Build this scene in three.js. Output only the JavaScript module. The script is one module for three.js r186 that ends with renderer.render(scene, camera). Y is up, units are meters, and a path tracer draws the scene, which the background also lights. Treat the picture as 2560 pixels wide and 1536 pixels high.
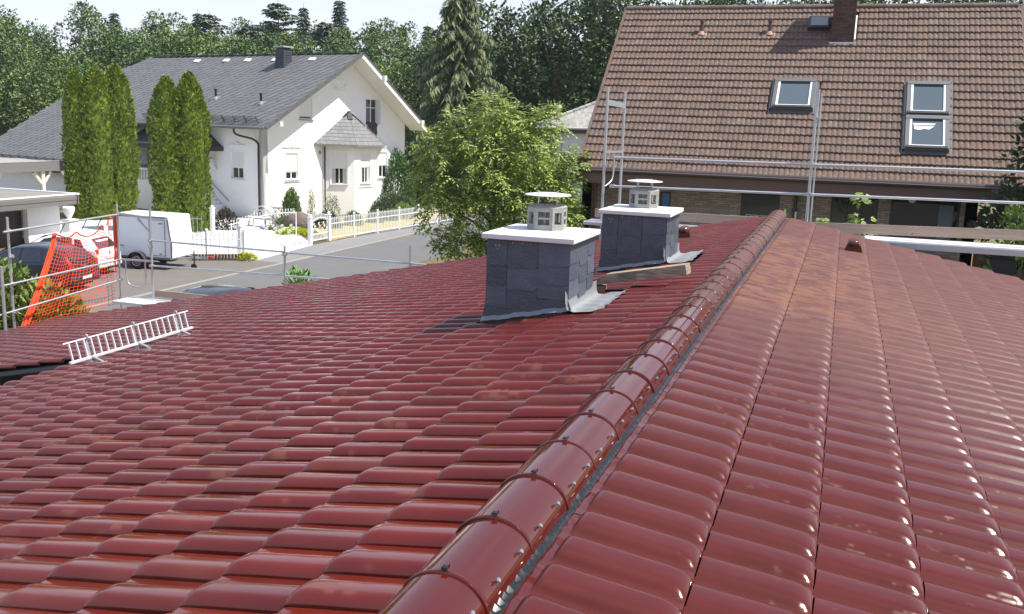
import * as THREE from 'three';
import { mergeGeometries, toCreasedNormals } from 'three/addons/utils/BufferGeometryUtils.js';
import { RoundedBoxGeometry } from 'three/addons/geometries/RoundedBoxGeometry.js';
import { MarchingCubes } from 'three/addons/objects/MarchingCubes.js';

// ---------- camera, sky, sun, exposure ----------
const D2R = Math.PI / 180;
const scene = new THREE.Scene();
const camera = new THREE.PerspectiveCamera(35.74, 1024 / 614, 0.05, 900);
camera.position.set(0.938, 1.205, 0);
camera.rotation.set(-10.88 * D2R, 18.79 * D2R, 1.83 * D2R, 'YXZ');
const renderer = new THREE.WebGLRenderer({ antialias: true });
renderer.toneMapping = THREE.LinearToneMapping;
renderer.toneMappingExposure = 1.6;
renderer.shadowMap.enabled = true;
const SUN_EL = 58.5 * D2R, SUN_AZ = 10 * D2R;
const sunDir = new THREE.Vector3(Math.cos(SUN_EL) * Math.cos(SUN_AZ), Math.sin(SUN_EL), -Math.cos(SUN_EL) * Math.sin(SUN_AZ));
const sun = new THREE.DirectionalLight(new THREE.Color(1, 0.955, 0.87), 5.0);
sun.position.copy(sunDir).multiplyScalar(120);
sun.castShadow = true;
sun.shadow.mapSize.set(4096, 4096);
Object.assign(sun.shadow.camera, { left: -90, right: 60, top: 90, bottom: -60, near: 1, far: 320 });
scene.add(sun); scene.add(sun.target);

// ---------- random and noise ----------
function rng(seed) { let a = seed >>> 0; return () => { a = (a + 0x6D2B79F5) >>> 0; let t = Math.imul(a ^ (a >>> 15), 1 | a); t = (t + Math.imul(t ^ (t >>> 7), 61 | t)) ^ t; return ((t ^ (t >>> 14)) >>> 0) / 4294967296; }; }
function h2(x, y, s) { let n = Math.imul(x, 374761393) + Math.imul(y, 668265263) + Math.imul(s, 2147483647 - 97); n = Math.imul(n ^ (n >>> 13), 1274126177); return ((n ^ (n >>> 16)) >>> 0) / 4294967296; }
function vnoise(x, y, s = 0) {
  const xi = Math.floor(x), yi = Math.floor(y), fx = x - xi, fy = y - yi, u = fx * fx * (3 - 2 * fx), v = fy * fy * (3 - 2 * fy);
  return (h2(xi, yi, s) * (1 - u) + h2(xi + 1, yi, s) * u) * (1 - v) + (h2(xi, yi + 1, s) * (1 - u) + h2(xi + 1, yi + 1, s) * u) * v;
}
function fbm(x, y, o = 4, s = 0) { let a = 0.5, r = 0, n = 0; for (let i = 0; i < o; i++) { r += a * vnoise(x, y, s + i * 17); n += a; x = x * 2.03 + 11.3; y = y * 2.03 + 5.7; a *= 0.5; } return r / n; }
const clamp = (x, a = 0, b = 1) => Math.min(b, Math.max(a, x));
const sst = (a, b, x) => { const t = clamp((x - a) / (b - a)); return t * t * (3 - 2 * t); };
const lerp = (a, b, t) => a + (b - a) * t;
const mix3 = (a, b, t) => [lerp(a[0], b[0], t), lerp(a[1], b[1], t), lerp(a[2], b[2], t)];
const enc = (x) => { x = clamp(x); return x <= 0.0031308 ? 12.92 * x : 1.055 * Math.pow(x, 1 / 2.4) - 0.055; };

// ---------- sky: summer day, pale haze low down, thin clouds ----------
{
  const w = 1024, h = 512, d = new Float32Array(w * h * 4);
  for (let j = 0; j < h; j++) for (let i = 0; i < w; i++) {
    const el = ((j + 0.5) / h - 0.5) * Math.PI, az = (i + 0.5) / w * 2 * Math.PI;
    const up = Math.max(0, Math.sin(el));
    let c = mix3([0.82, 0.84, 0.87], [0.17, 0.27, 0.52], Math.pow(up, 0.42));
    const px = Math.cos(el) * Math.cos(az), pz = Math.cos(el) * Math.sin(az), k = 1 / (up + 0.12);
    const cl = sst(0.58, 0.82, fbm(px * k * 1.1 + 9, pz * k * 1.1 + 4, 6, 3)) * sst(0.0, 0.12, up);
    c = mix3(c, [0.85, 0.85, 0.85], cl * 0.5);
    if (el < 0) c = [0.2, 0.2, 0.19];
    const o = (j * w + i) * 4; d[o] = c[0]; d[o + 1] = c[1]; d[o + 2] = c[2]; d[o + 3] = 1;
  }
  const t = new THREE.DataTexture(d, w, h, THREE.RGBAFormat, THREE.FloatType);
  t.mapping = THREE.EquirectangularReflectionMapping; t.magFilter = t.minFilter = THREE.LinearFilter; t.wrapS = THREE.RepeatWrapping; t.needsUpdate = true;
  scene.background = t; scene.environment = t;
}

// ---------- helpers ----------
const V = (x, y, z) => new THREE.Vector3(x, y, z);
const taken = {};
function numbered(n) { if (taken[n] === undefined) { taken[n] = 0; return n; } taken[n]++; return n + '_' + String(taken[n]).padStart(3, '0'); }
const sh = (o) => { o.traverse((m) => { if (m.isMesh) { m.castShadow = true; m.receiveShadow = true; } }); return o; };
function merged(gs) {
  if (!Array.isArray(gs)) return gs;
  if (gs.length === 1) return gs[0];
  let list = gs.map((g) => g.index ? g.toNonIndexed() : g);
  const hasC = list.every((g) => g.attributes.color), hasU = list.every((g) => g.attributes.uv);
  for (const g of list) for (const k of Object.keys(g.attributes)) if (!(k === 'position' || k === 'normal' || (k === 'uv' && hasU) || (k === 'color' && hasC))) g.deleteAttribute(k);
  return mergeGeometries(list, false);
}
function obj(name, gs, mat, parent) { const m = new THREE.Mesh(merged(gs), mat); m.name = parent ? name : numbered(name); m.castShadow = m.receiveShadow = true; (parent || scene).add(m); return m; }
function tag(o, label, category, group) { o.userData.label = label; o.userData.category = category; if (group) o.userData.group = group; return o; }
function thing(name, label, category, [x, y, z] = [0, 0, 0], turn = 0, group) { const o = new THREE.Group(); o.name = numbered(name); o.position.set(x, y, z); o.rotation.y = turn; scene.add(o); return tag(o, label, category, group); }
function part(name, parent, [x, y, z] = [0, 0, 0], turn = 0) { const o = new THREE.Group(); o.name = name; o.position.set(x, y, z); o.rotation.y = turn; parent.add(o); return o; }
function struct(name, gs, mat) { const m = obj(name, gs, mat); m.userData.kind = 'structure'; return m; }
function stuff(o) { o.userData.kind = 'stuff'; return o; }
function dup(root, [x, y, z], turn = 0, label, group, scale) { const r = root.clone(); r.name = numbered(root.name.replace(/_\d{3}$/, '')); r.userData = { ...root.userData }; r.position.set(x, y, z); r.rotation.y = turn; if (label) r.userData.label = label; if (group) r.userData.group = group; if (scale) r.scale.set(...scale); scene.add(r); return r; }
function box(w, h, d, x = 0, y = 0, z = 0, ry = 0, rx = 0, rz = 0) { const g = new THREE.BoxGeometry(w, h, d); if (rx) g.rotateX(rx); if (rz) g.rotateZ(rz); if (ry) g.rotateY(ry); g.translate(x, y, z); return g; }
function rbox(w, h, d, r, x = 0, y = 0, z = 0, ry = 0, rx = 0, rz = 0) { const g = new RoundedBoxGeometry(w, h, d, 2, r); if (rx) g.rotateX(rx); if (rz) g.rotateZ(rz); if (ry) g.rotateY(ry); g.translate(x, y, z); return g; }
function cyl(r0, r1, h, x = 0, y = 0, z = 0, seg = 12, rx = 0, rz = 0) { const g = new THREE.CylinderGeometry(r1, r0, h, seg); if (rx) g.rotateX(rx); if (rz) g.rotateZ(rz); g.translate(x, y, z); return g; }
function rod(a, b, r, seg = 8, r2 = r) { a = a.isVector3 ? a : V(...a); b = b.isVector3 ? b : V(...b); const d = b.clone().sub(a), L = d.length(); const g = new THREE.CylinderGeometry(r2, r, L, seg); g.applyQuaternion(new THREE.Quaternion().setFromUnitVectors(V(0, 1, 0), d.normalize())); g.translate((a.x + b.x) / 2, (a.y + b.y) / 2, (a.z + b.z) / 2); return g; }
function bar(a, b, w, h) { a = a.isVector3 ? a : V(...a); b = b.isVector3 ? b : V(...b); const L = a.distanceTo(b), g = new THREE.BoxGeometry(w, h, L); const o = new THREE.Object3D(); o.position.copy(a).lerp(b, 0.5); o.lookAt(b); o.updateMatrix(); g.applyMatrix4(o.matrix); return g; }
function tube(pts, r, seg = 24, rad = 8) { return new THREE.TubeGeometry(new THREE.CatmullRomCurve3(pts.map((p) => p.isVector3 ? p : V(...p))), seg, r, rad, false); }
function sphere(r, x, y, z, sx = 1, sy = 1, sz = 1, a = 16, b = 12) { const g = new THREE.SphereGeometry(r, a, b); g.scale(sx, sy, sz); g.translate(x, y, z); return g; }
function lathe(pts, x = 0, y = 0, z = 0, seg = 20) { const g = new THREE.LatheGeometry(pts.map((p) => new THREE.Vector2(p[0], p[1])), seg); g.translate(x, y, z); return g; }
function shapeOf(poly, holes = []) { const s = new THREE.Shape(poly.map((p) => new THREE.Vector2(p[0], p[1]))); for (const h of holes) s.holes.push(new THREE.Path(h.map((p) => new THREE.Vector2(p[0], p[1])))); return s; }
function extr(poly, depth, holes = [], bevel = 0) { return new THREE.ExtrudeGeometry(shapeOf(poly, holes), { depth, bevelEnabled: bevel > 0, bevelSize: bevel, bevelThickness: bevel, bevelSegments: 2, steps: 1 }); }
const rect = (x0, y0, x1, y1) => [[x0, y0], [x1, y0], [x1, y1], [x0, y1]];
function quadGeo(a, b, c, d) { const g = new THREE.BufferGeometry(); g.setAttribute('position', new THREE.Float32BufferAttribute([...a, ...b, ...c, ...a, ...c, ...d], 3)); g.setAttribute('uv', new THREE.Float32BufferAttribute([0, 0, 1, 0, 1, 1, 0, 0, 1, 1, 0, 1], 2)); g.computeVertexNormals(); return g; }
/** flat polygon sheet in world xz at height fn */
function sheet(poly, y) { const g = new THREE.ShapeGeometry(shapeOf(poly.map(([x, z]) => [x, -z]))); g.rotateX(-Math.PI / 2); g.translate(0, y, 0); const p = g.attributes.position, u = []; for (let i = 0; i < p.count; i++) u.push(p.getX(i), p.getZ(i)); g.setAttribute('uv', new THREE.Float32BufferAttribute(u, 2)); return g; }
function boxUV(g, s = 1) { // uv in metres by the dominant normal
  const p = g.attributes.position, n = g.attributes.normal, u = new Float32Array(p.count * 2);
  for (let i = 0; i < p.count; i++) { const ax = Math.abs(n.getX(i)), ay = Math.abs(n.getY(i)), az = Math.abs(n.getZ(i)); let a, b; if (ay > ax && ay > az) { a = p.getX(i); b = p.getZ(i); } else if (ax > az) { a = p.getZ(i); b = p.getY(i); } else { a = p.getX(i); b = p.getY(i); } u[2 * i] = a * s; u[2 * i + 1] = b * s; }
  g.setAttribute('uv', new THREE.BufferAttribute(u, 2)); return g;
}
function tex(w, h, fn, srgb = true, rep = true) {
  const d = new Uint8Array(w * h * 4);
  for (let j = 0; j < h; j++) for (let i = 0; i < w; i++) { let c = fn(i, j, w, h); if (typeof c === 'number') c = [c, c, c]; const o = (j * w + i) * 4; for (let k = 0; k < 3; k++) d[o + k] = 255 * (srgb ? enc(c[k]) : clamp(c[k])); d[o + 3] = 255; }
  const t = new THREE.DataTexture(d, w, h, THREE.RGBAFormat); t.magFilter = t.minFilter = THREE.LinearFilter; if (rep) t.wrapS = t.wrapT = THREE.RepeatWrapping; if (srgb) t.colorSpace = THREE.SRGBColorSpace; t.needsUpdate = true; return t;
}
/** tiling mottled colour map: base colour with coarse and fine noise; one repeat covers `size` metres */
function mottle(base, amp, size, seed, tint = [1, 1, 1], px = 256) {
  const per = (x, y, n) => { const a = vnoise(x * n, y * n, seed + n), b = vnoise((x - 1) * n, y * n, seed + n), c = vnoise(x * n, (y - 1) * n, seed + n), d = vnoise((x - 1) * n, (y - 1) * n, seed + n); return lerp(lerp(a, b, x), lerp(c, d, x), y); };
  const t = tex(px, px, (i, j) => { const x = i / px, y = j / px; const n = per(x, y, 5) * 0.4 + per(x, y, 17) * 0.3 + per(x, y, 61) * 0.3 - 0.5, f = 1 + amp * n * 2; return [base[0] * f * lerp(1, tint[0], n + 0.5), base[1] * f * lerp(1, tint[1], n + 0.5), base[2] * f * lerp(1, tint[2], n + 0.5)]; });
  t.repeat.set(1 / size, 1 / size); return t;
}
const bumpTex = (seed, size, px = 256, n = 40) => { const t = tex(px, px, (i, j) => fbm(i / px * n, j / px * n, 3, seed), false); t.repeat.set(1 / size, 1 / size); return t; };
const lin = (r, g, b) => new THREE.Color().setRGB(r, g, b);
const mat = (c, rough = 0.8, o = {}) => new THREE.MeshStandardMaterial({ color: Array.isArray(c) ? lin(...c) : c, roughness: rough, ...o });
const pmat = (c, rough = 0.8, o = {}) => new THREE.MeshPhysicalMaterial({ color: Array.isArray(c) ? lin(...c) : c, roughness: rough, ...o });

// ---------- shared materials ----------
const plasterBump = bumpTex(5, 0.6, 256, 50);
const M = {
  galv: mat([0.5, 0.51, 0.52], 0.42, { metalness: 0.75, map: mottle([0.5, 0.51, 0.52], 0.3, 0.35, 81) }),
  alu: mat([0.72, 0.73, 0.74], 0.35, { metalness: 0.6 }),
  darkMetal: mat([0.03, 0.03, 0.032], 0.4, { metalness: 0.6 }),
  steel: mat([0.55, 0.55, 0.56], 0.25, { metalness: 0.9 }),
  white: mat([0.78, 0.78, 0.77], 0.55),
  plaster: mat([0.80, 0.80, 0.79], 0.9, { map: mottle([0.83, 0.825, 0.81], 0.06, 2.2, 31), bumpMap: plasterBump, bumpScale: 0.004, color: 0xffffff }),
  glass: pmat([0.012, 0.015, 0.017], 0.04, { ior: 1.5, clearcoat: 1, clearcoatRoughness: 0.02 }),
  shutter: mat([0.74, 0.75, 0.76], 0.6),
  black: mat([0.012, 0.012, 0.013], 0.5),
  rubber: mat([0.015, 0.015, 0.016], 0.8),
  brownPipe: mat([0.06, 0.04, 0.035], 0.4, { metalness: 0.3 }),
};
M.plaster.color.set(0xffffff);
M.galv.color.set(0xffffff);
// ================= setting =================
function groundY(x, z) {
  let y = -4.6;
  y += 1.9 * sst(-14, -6.5, x) * sst(-17.5, -22, z);                           // the brown house stands higher
  const d = -z * 0.9 - x * 0.42; const hill = Math.max(0, d - 80);
  y += hill * 0.07;
  return y;
}
{
  const nx = 110, nz = 110, x0 = -230, x1 = 150, z0 = -330, z1 = 60, pos = [], uv = [], idx = [];
  for (let j = 0; j <= nz; j++) for (let i = 0; i <= nx; i++) { const x = lerp(x0, x1, i / nx), z = lerp(z0, z1, j / nz); pos.push(x, groundY(x, z) - 0.02, z); uv.push(x, z); }
  for (let j = 0; j < nz; j++) for (let i = 0; i < nx; i++) { const a = j * (nx + 1) + i, b = a + 1, c = a + nx + 1, d = c + 1; idx.push(a, c, b, b, c, d); }
  const g = new THREE.BufferGeometry(); g.setAttribute('position', new THREE.Float32BufferAttribute(pos, 3)); g.setAttribute('uv', new THREE.Float32BufferAttribute(uv, 2)); g.setIndex(idx); g.computeVertexNormals();
  struct('ground', g, mat(0xffffff, 0.95, { map: mottle([0.1, 0.1, 0.045], 0.5, 9, 2, [1.5, 1.1, 0.9]) }));
  struct('road', sheet([[-20, 10], [-14.2, 10], [-14.2, -150], [-20, -150]], -4.6), mat(0xffffff, 0.9, { map: mottle([0.118, 0.116, 0.115], 0.22, 5, 3, [1, 1, 1], 512) }));
  struct('gutter_line', sheet([[-20.22, 10], [-20.0, 10], [-20.0, -150], [-20.22, -150]], -4.594), mat(0xffffff, 0.9, { map: mottle([0.26, 0.24, 0.2], 0.25, 1.5, 4) }));
  struct('pavement', sheet([[-22, -33], [-20.22, -33], [-20.22, -150], [-22, -150]], -4.6), mat(0xffffff, 0.95, { map: mottle([0.19, 0.185, 0.18], 0.12, 3, 6) }));
  struct('parking_area', sheet([[-31.6, 10], [-20.22, 10], [-20.22, -33], [-22, -33], [-31.6, -33]], -4.6), mat(0xffffff, 0.95, { map: mottle([0.135, 0.12, 0.105], 0.2, 3, 7) }));
  struct('driveway', sheet([[-21.4, -33.02], [-22, -38.5], [-26.3, -43.6], [-29.5, -46.5], [-36, -47.5], [-40, -33.02]], -4.594), mat(0xffffff, 0.9, { map: mottle([0.58, 0.56, 0.54], 0.08, 2.5, 8) }));
  struct('lawn', sheet([[-22.1, -40.4], [-22.1, -100], [-60, -100], [-36, -75], [-26.6, -62], [-27, -46]], -4.596), mat(0xffffff, 1, { map: mottle([0.42, 0.32, 0.14], 0.45, 3, 9, [1, 1.05, 0.8]) }));
}
// ================= the house under the camera: glazed red tiles =================
const TH = 11.9 * D2R, Y0 = -0.03, TW = 0.2151, TP = 0.373, ZEND = -15.6;
const house = thing('tiled_house', 'low house with glazed dark red tile roof, round ridge caps and two slate chimneys', 'house', [0, 0, 0]);
const camP = camera.position.clone();
// print-like dirt: clay dust with wiped spots on the far right slope, scuffs and small stains elsewhere
function tileMaps(right) {
  const w = right ? 1024 : 1024, h = right ? 2048 : 1024, sx = right ? 7.2 : 15.2, sz = 18; // metres: u down the slope, v along the ridge
  const R = rng(right ? 5 : 6), spots = [];
  for (let i = 0; i < (right ? 80 : 70); i++) spots.push([R() * sx, R() * sz, 0.006 + R() * R() * 0.02, 0.004 + R() * 0.006, R()]);
  const dust = new Float32Array(w * h), zoneD = new Float32Array(w * h), tone = new Float32Array(w * h);
  for (let j = 0; j < h; j++) for (let i = 0; i < w; i++) {
    const s = i / w * sx, z = j / h * sz; // z = distance ahead
    let d = 0;
    if (right) {
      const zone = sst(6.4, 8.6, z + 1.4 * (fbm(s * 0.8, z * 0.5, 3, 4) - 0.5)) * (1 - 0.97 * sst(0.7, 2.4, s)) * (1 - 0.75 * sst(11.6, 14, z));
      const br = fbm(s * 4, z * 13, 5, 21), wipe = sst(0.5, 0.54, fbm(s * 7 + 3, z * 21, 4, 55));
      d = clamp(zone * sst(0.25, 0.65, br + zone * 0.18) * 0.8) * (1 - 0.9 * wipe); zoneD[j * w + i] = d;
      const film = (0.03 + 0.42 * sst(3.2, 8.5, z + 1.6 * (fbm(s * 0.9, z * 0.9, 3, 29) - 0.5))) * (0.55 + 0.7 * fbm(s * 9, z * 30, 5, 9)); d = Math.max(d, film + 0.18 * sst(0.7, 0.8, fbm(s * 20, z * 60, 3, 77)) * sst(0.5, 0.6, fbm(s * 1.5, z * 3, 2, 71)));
    } else d = 0.1 * sst(0.5, 0.8, fbm(s * 2.5, z * 5, 4, 14)) + 0.34 * sst(0.68, 0.78, fbm(s * 9, z * 30, 3, 78)) * sst(0.45, 0.6, fbm(s * 1.5, z * 3, 2, 71));
    dust[j * w + i] = d; tone[j * w + i] = fbm(s * 8, z * 14, 3, 33);
  }
  for (const [s, z, rs, rz, k] of spots) { const ci = s / sx * w, cj = z / sz * h, ri = rs / sx * w, rj = rz / sz * h; for (let j = Math.floor(cj - rj * 2); j <= cj + rj * 2; j++) for (let i = Math.floor(ci - ri * 2); i <= ci + ri * 2; i++) { if (i < 0 || j < 0 || i >= w || j >= h) continue; const q = ((i - ci) / ri) ** 2 + ((j - cj) / rj) ** 2; const a = (0.3 + 0.6 * k) * clamp(1.3 - q) * (0.3 + 0.9 * vnoise(i * 0.9, j * 0.9, 8)); const o = j * w + i; dust[o] = Math.max(dust[o], a * 0.9); } }
  for (let q = 0; q < (right ? 0 : 0); q++) { let s = R() * sx * 0.7, z = 1 + R() * 9, a = R() * 6.28, kx = (R() - 0.5) * 0.5; const n = 10 + R() * 26; for (let t = 0; t < n; t++) { s += Math.cos(a) * 0.008; z += Math.sin(a) * 0.006; a += kx; const i = Math.floor(s / sx * w), j = Math.floor(z / sz * h); if (i > 0 && j > 0 && i < w && j < h) dust[j * w + i] = Math.max(dust[j * w + i], 0.26); } }
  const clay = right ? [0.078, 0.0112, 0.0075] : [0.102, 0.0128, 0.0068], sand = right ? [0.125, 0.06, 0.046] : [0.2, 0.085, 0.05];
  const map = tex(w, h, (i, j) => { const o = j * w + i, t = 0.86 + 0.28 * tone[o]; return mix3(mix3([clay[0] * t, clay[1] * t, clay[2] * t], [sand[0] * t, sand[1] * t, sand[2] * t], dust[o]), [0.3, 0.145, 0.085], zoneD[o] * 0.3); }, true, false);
  const rough = tex(w, h, (i, j) => { const o = j * w + i; return [0, clamp((right ? 0.085 : 0.1) + dust[o] * 1.15), 0]; }, false, false);
  return pmat(0xffffff, 1, { map, roughnessMap: rough, ior: right ? 1.42 : 1.5, vertexColors: true });
}
const tileMat = { L: tileMaps(false), R: tileMaps(true) };
const PROF = [[-0.0155, -0.003], [-0.0168, 0.007], [-0.0145, 0.0145], [-0.0075, 0.0235], [0.001, 0.0312], [0.009, 0.0365], [0.018, 0.0404], [0.028, 0.0415], [0.05, 0.0405], [0.08, 0.0374], [0.104, 0.0330], [0.119, 0.0266], [0.1325, 0.0160], [0.146, 0.0052], [0.156, 0.0018], [0.175, 0.0010], [0.205, 0.001]];
/** one interlocking tile; X runs down the slope from the head (s0) to the nose (s1), Z across, Y out of the slope */
function tileGeo(s0, s1, z, jit, closedHead, uvf) {
  const L = s1 - s0, rows = [];
  const nose = 0.07;
  const ss = closedHead ? [s0, s0 + 0.055, s0 + 0.062, s0 + 0.075, s0 + 0.095] : [s0 - 0.035, s0 + L * 0.45];
  for (const t of [0, 0.35, 0.62, 0.82, 0.95, 1]) ss.push(s1 - nose * (1 - t));
  const n = PROF.length, pos = [], uv = [], idx = [];
  ss.forEach((s, r) => {
    const t = clamp((s - (s1 - nose)) / nose); let k = Math.sqrt(Math.max(0, 1 - 0.88 * t * t)); if (t >= 1) k *= 0.88;
    if (closedHead) k *= [0.06, 0.06, 0.55, 0.9, 1][Math.min(r, 4)];
    const lift = 0.003 + 0.029 * (s - s0) / L - 0.004 * Math.max(0, t - 0.6);
    PROF.forEach(([pz, py]) => { const sx = r === 0 && closedHead === false && py > 0.012 ? s0 + 0.005 : s; pos.push(sx, lift + py * k + jit[0] * (s - s0) + jit[1] * pz, pz + z + jit[2] * (s - s0)); });
  });
  const last = pos.slice(-3 * n); // front face of the nose
  for (let i = 0; i < n; i++) pos.push(last[3 * i] - 0.003, last[3 * i + 1] - 0.002, last[3 * i + 2]);
  for (let i = 0; i < n; i++) pos.push(last[3 * i] - 0.004, Math.min(last[3 * i + 1], 0.004) - 0.004, last[3 * i + 2]);
  const R = ss.length + 2;
  for (let i = 0; i < pos.length; i += 3) { const u = uvf(pos[i], pos[i + 2]); uv.push(u[0], u[1]); }
  for (let r = 0; r < R - 1; r++) for (let i = 0; i < n - 1; i++) { const a = r * n + i, b = a + 1, c = a + n, d = c + 1; idx.push(a, b, c, b, d, c); }
  const g = new THREE.BufferGeometry(); g.setAttribute('position', new THREE.Float32BufferAttribute(pos, 3)); g.setAttribute('uv', new THREE.Float32BufferAttribute(uv, 2)); g.setIndex(idx); g.computeVertexNormals();
  const cc = new Float32Array(pos.length); for (let i = 0; i < pos.length; i += 3) { const q = closedHead === undefined ? 1 : 0.35, a = 1 + (jit[3] - 1) * q, b = a * (1 + (jit[4] - 1) * q); cc[i] = a; cc[i + 1] = b; cc[i + 2] = b; } g.setAttribute('color', new THREE.BufferAttribute(cc, 3)); return g;
}
const slopeR = new THREE.Matrix4().makeBasis(V(Math.cos(TH), -Math.sin(TH), 0), V(Math.sin(TH), Math.cos(TH), 0), V(0, 0, 1)).setPosition(0, Y0 - 0.075, 0);
const slopeL = new THREE.Matrix4().makeBasis(V(-Math.cos(TH), -Math.sin(TH), 0), V(-Math.sin(TH), Math.cos(TH), 0), V(0, 0, -1)).setPosition(0, Y0 - 0.075, 0);
const CH = [{ x: -1.40, z: -7.62 }, { x: -1.13, z: -10.44 }]; // chimney centres; footprint 0.72 x 0.8
{
  const R = rng(77), all = [];
  const add = (side, s0, s1, zw, closed) => { // zw: world z of the tile's free roll edge
    const M4 = side === 'R' ? slopeR : slopeL, zl = side === 'R' ? zw : -zw;
    const c = V((s0 + s1) / 2, 0.03, zl + TW / 2).applyMatrix4(M4);
    if (side === 'L') for (const h of CH) { const dx = c.x - h.x, dz = c.z - h.z; if (dx > -0.42 && dx < 0.56 && dz > -0.5 && dz < 0.37) return; }
    const v = V(c.x, c.y, c.z).project(camera); const inV = Math.abs(v.x) < 1.05 && Math.abs(v.y) < 1.08 && c.z < 0.2;
    all.push({ side, s0, s1, zl, closed, M4, key: (inV ? 0 : 1000) + c.distanceTo(camP), jit: [(R() - 0.5) * 0.014, (R() - 0.5) * 0.04, (R() - 0.5) * 0.008, 0.88 + 0.24 * R(), 0.88 + 0.26 * R()] });
  };
  for (let j = -16; j < 62; j++) {
    const zl = -(2.19 + TW * j); if (zl < ZEND + 0.06 || zl > 3.4) continue; // left slope: free edge towards the camera
    for (let k = 0; k < 39; k++) { const s1 = 0.464 + TP * k; if (k > 17 && zl > -8.42) break; add('L', s1 - TP, s1, zl); }
  }
  for (let j = -22; j < 62; j++) {
    const zr = -(2.62 + TW * j); if (zr < ZEND - 0.03 || zr > 3.2) continue;
    for (let k = 0; k < 18; k++) { const s1 = 0.609 + TP * k; add('R', k ? s1 - TP : 0.125, s1, zr, k === 0); }
  }
  all.sort((a, b) => a.key - b.key);
  const rest = { L: [], R: [] };
  all.forEach((t, i) => {
    const w = t.side === 'R' ? 7.2 : 15.2, uvf = (s, z) => [clamp(s / w), clamp((t.side === 'R' ? -z : z) / 18)];
    const g = tileGeo(t.s0, t.s1, t.zl, t.jit, t.side === 'R' ? !!t.closed : undefined, uvf);
    if (i < 300) {
      const c = V((t.s0 + t.s1) / 2, 0, t.zl + TW / 2).applyMatrix4(t.M4); g.applyMatrix4(t.M4); g.translate(-c.x, -c.y, -c.z);
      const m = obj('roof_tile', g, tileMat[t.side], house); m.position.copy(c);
    } else { g.applyMatrix4(t.M4); rest[t.side].push(g.toNonIndexed()); }
  });
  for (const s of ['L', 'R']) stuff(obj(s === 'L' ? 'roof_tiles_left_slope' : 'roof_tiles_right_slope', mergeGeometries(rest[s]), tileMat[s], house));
  // closed deck below the tiles, walls below the deck
  const deckPts = (poly, M4) => { const g = new THREE.ExtrudeGeometry(shapeOf(poly), { depth: 0.05, bevelEnabled: false }); g.rotateX(Math.PI / 2); g.translate(0, -0.03, 0); g.applyMatrix4(M4); return g; };
  obj('roof_deck', [deckPts([[0, -ZEND - 0.05], [0, -3.2], [6.72, -3.2], [6.72, 8.42], [14.55, 8.42], [14.55, -ZEND - 0.05]].map(([s, z]) => [s, z]), slopeL), deckPts([[0, ZEND + 0.05], [6.7, ZEND + 0.05], [6.7, 3.2], [0, 3.2]], slopeR)], mat([0.1, 0.1, 0.1], 0.9), house);
  const hw = mat(0xffffff, 0.9, { map: mottle([0.6, 0.58, 0.54], 0.08, 2, 40) });
  obj('wall', [box(12.2, 3.6, 18.2, 0, -3.2, -6.3), box(7.6, 1.3, 6.6, -10.0, -4.05, -12.1)], hw, house);
  obj('valley_wall', [box(0.06, 0.62, 1.9, -6.78, -1.95, -7.4), box(7.6, 0.5, 0.06, -10.6, -2.55, -8.5)], mat([0.2, 0.21, 0.23], 0.7), house);
  obj('eave_strip', [box(0.09, 0.012, 11.6, -6.72, -1.565, -2.62)], mat([0.55, 0.62, 0.68], 0.4), house);
  obj('gutter', [rod([-6.82, -1.66, 3], [-6.82, -1.66, -8.4], 0.07, 10), rod([6.8, -1.6, 3], [6.8, -1.6, ZEND], 0.07, 10), rod([-14.24, -3.36, -8.45], [-14.24, -3.36, ZEND], 0.07, 10)], M.galv, house);
}
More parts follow.
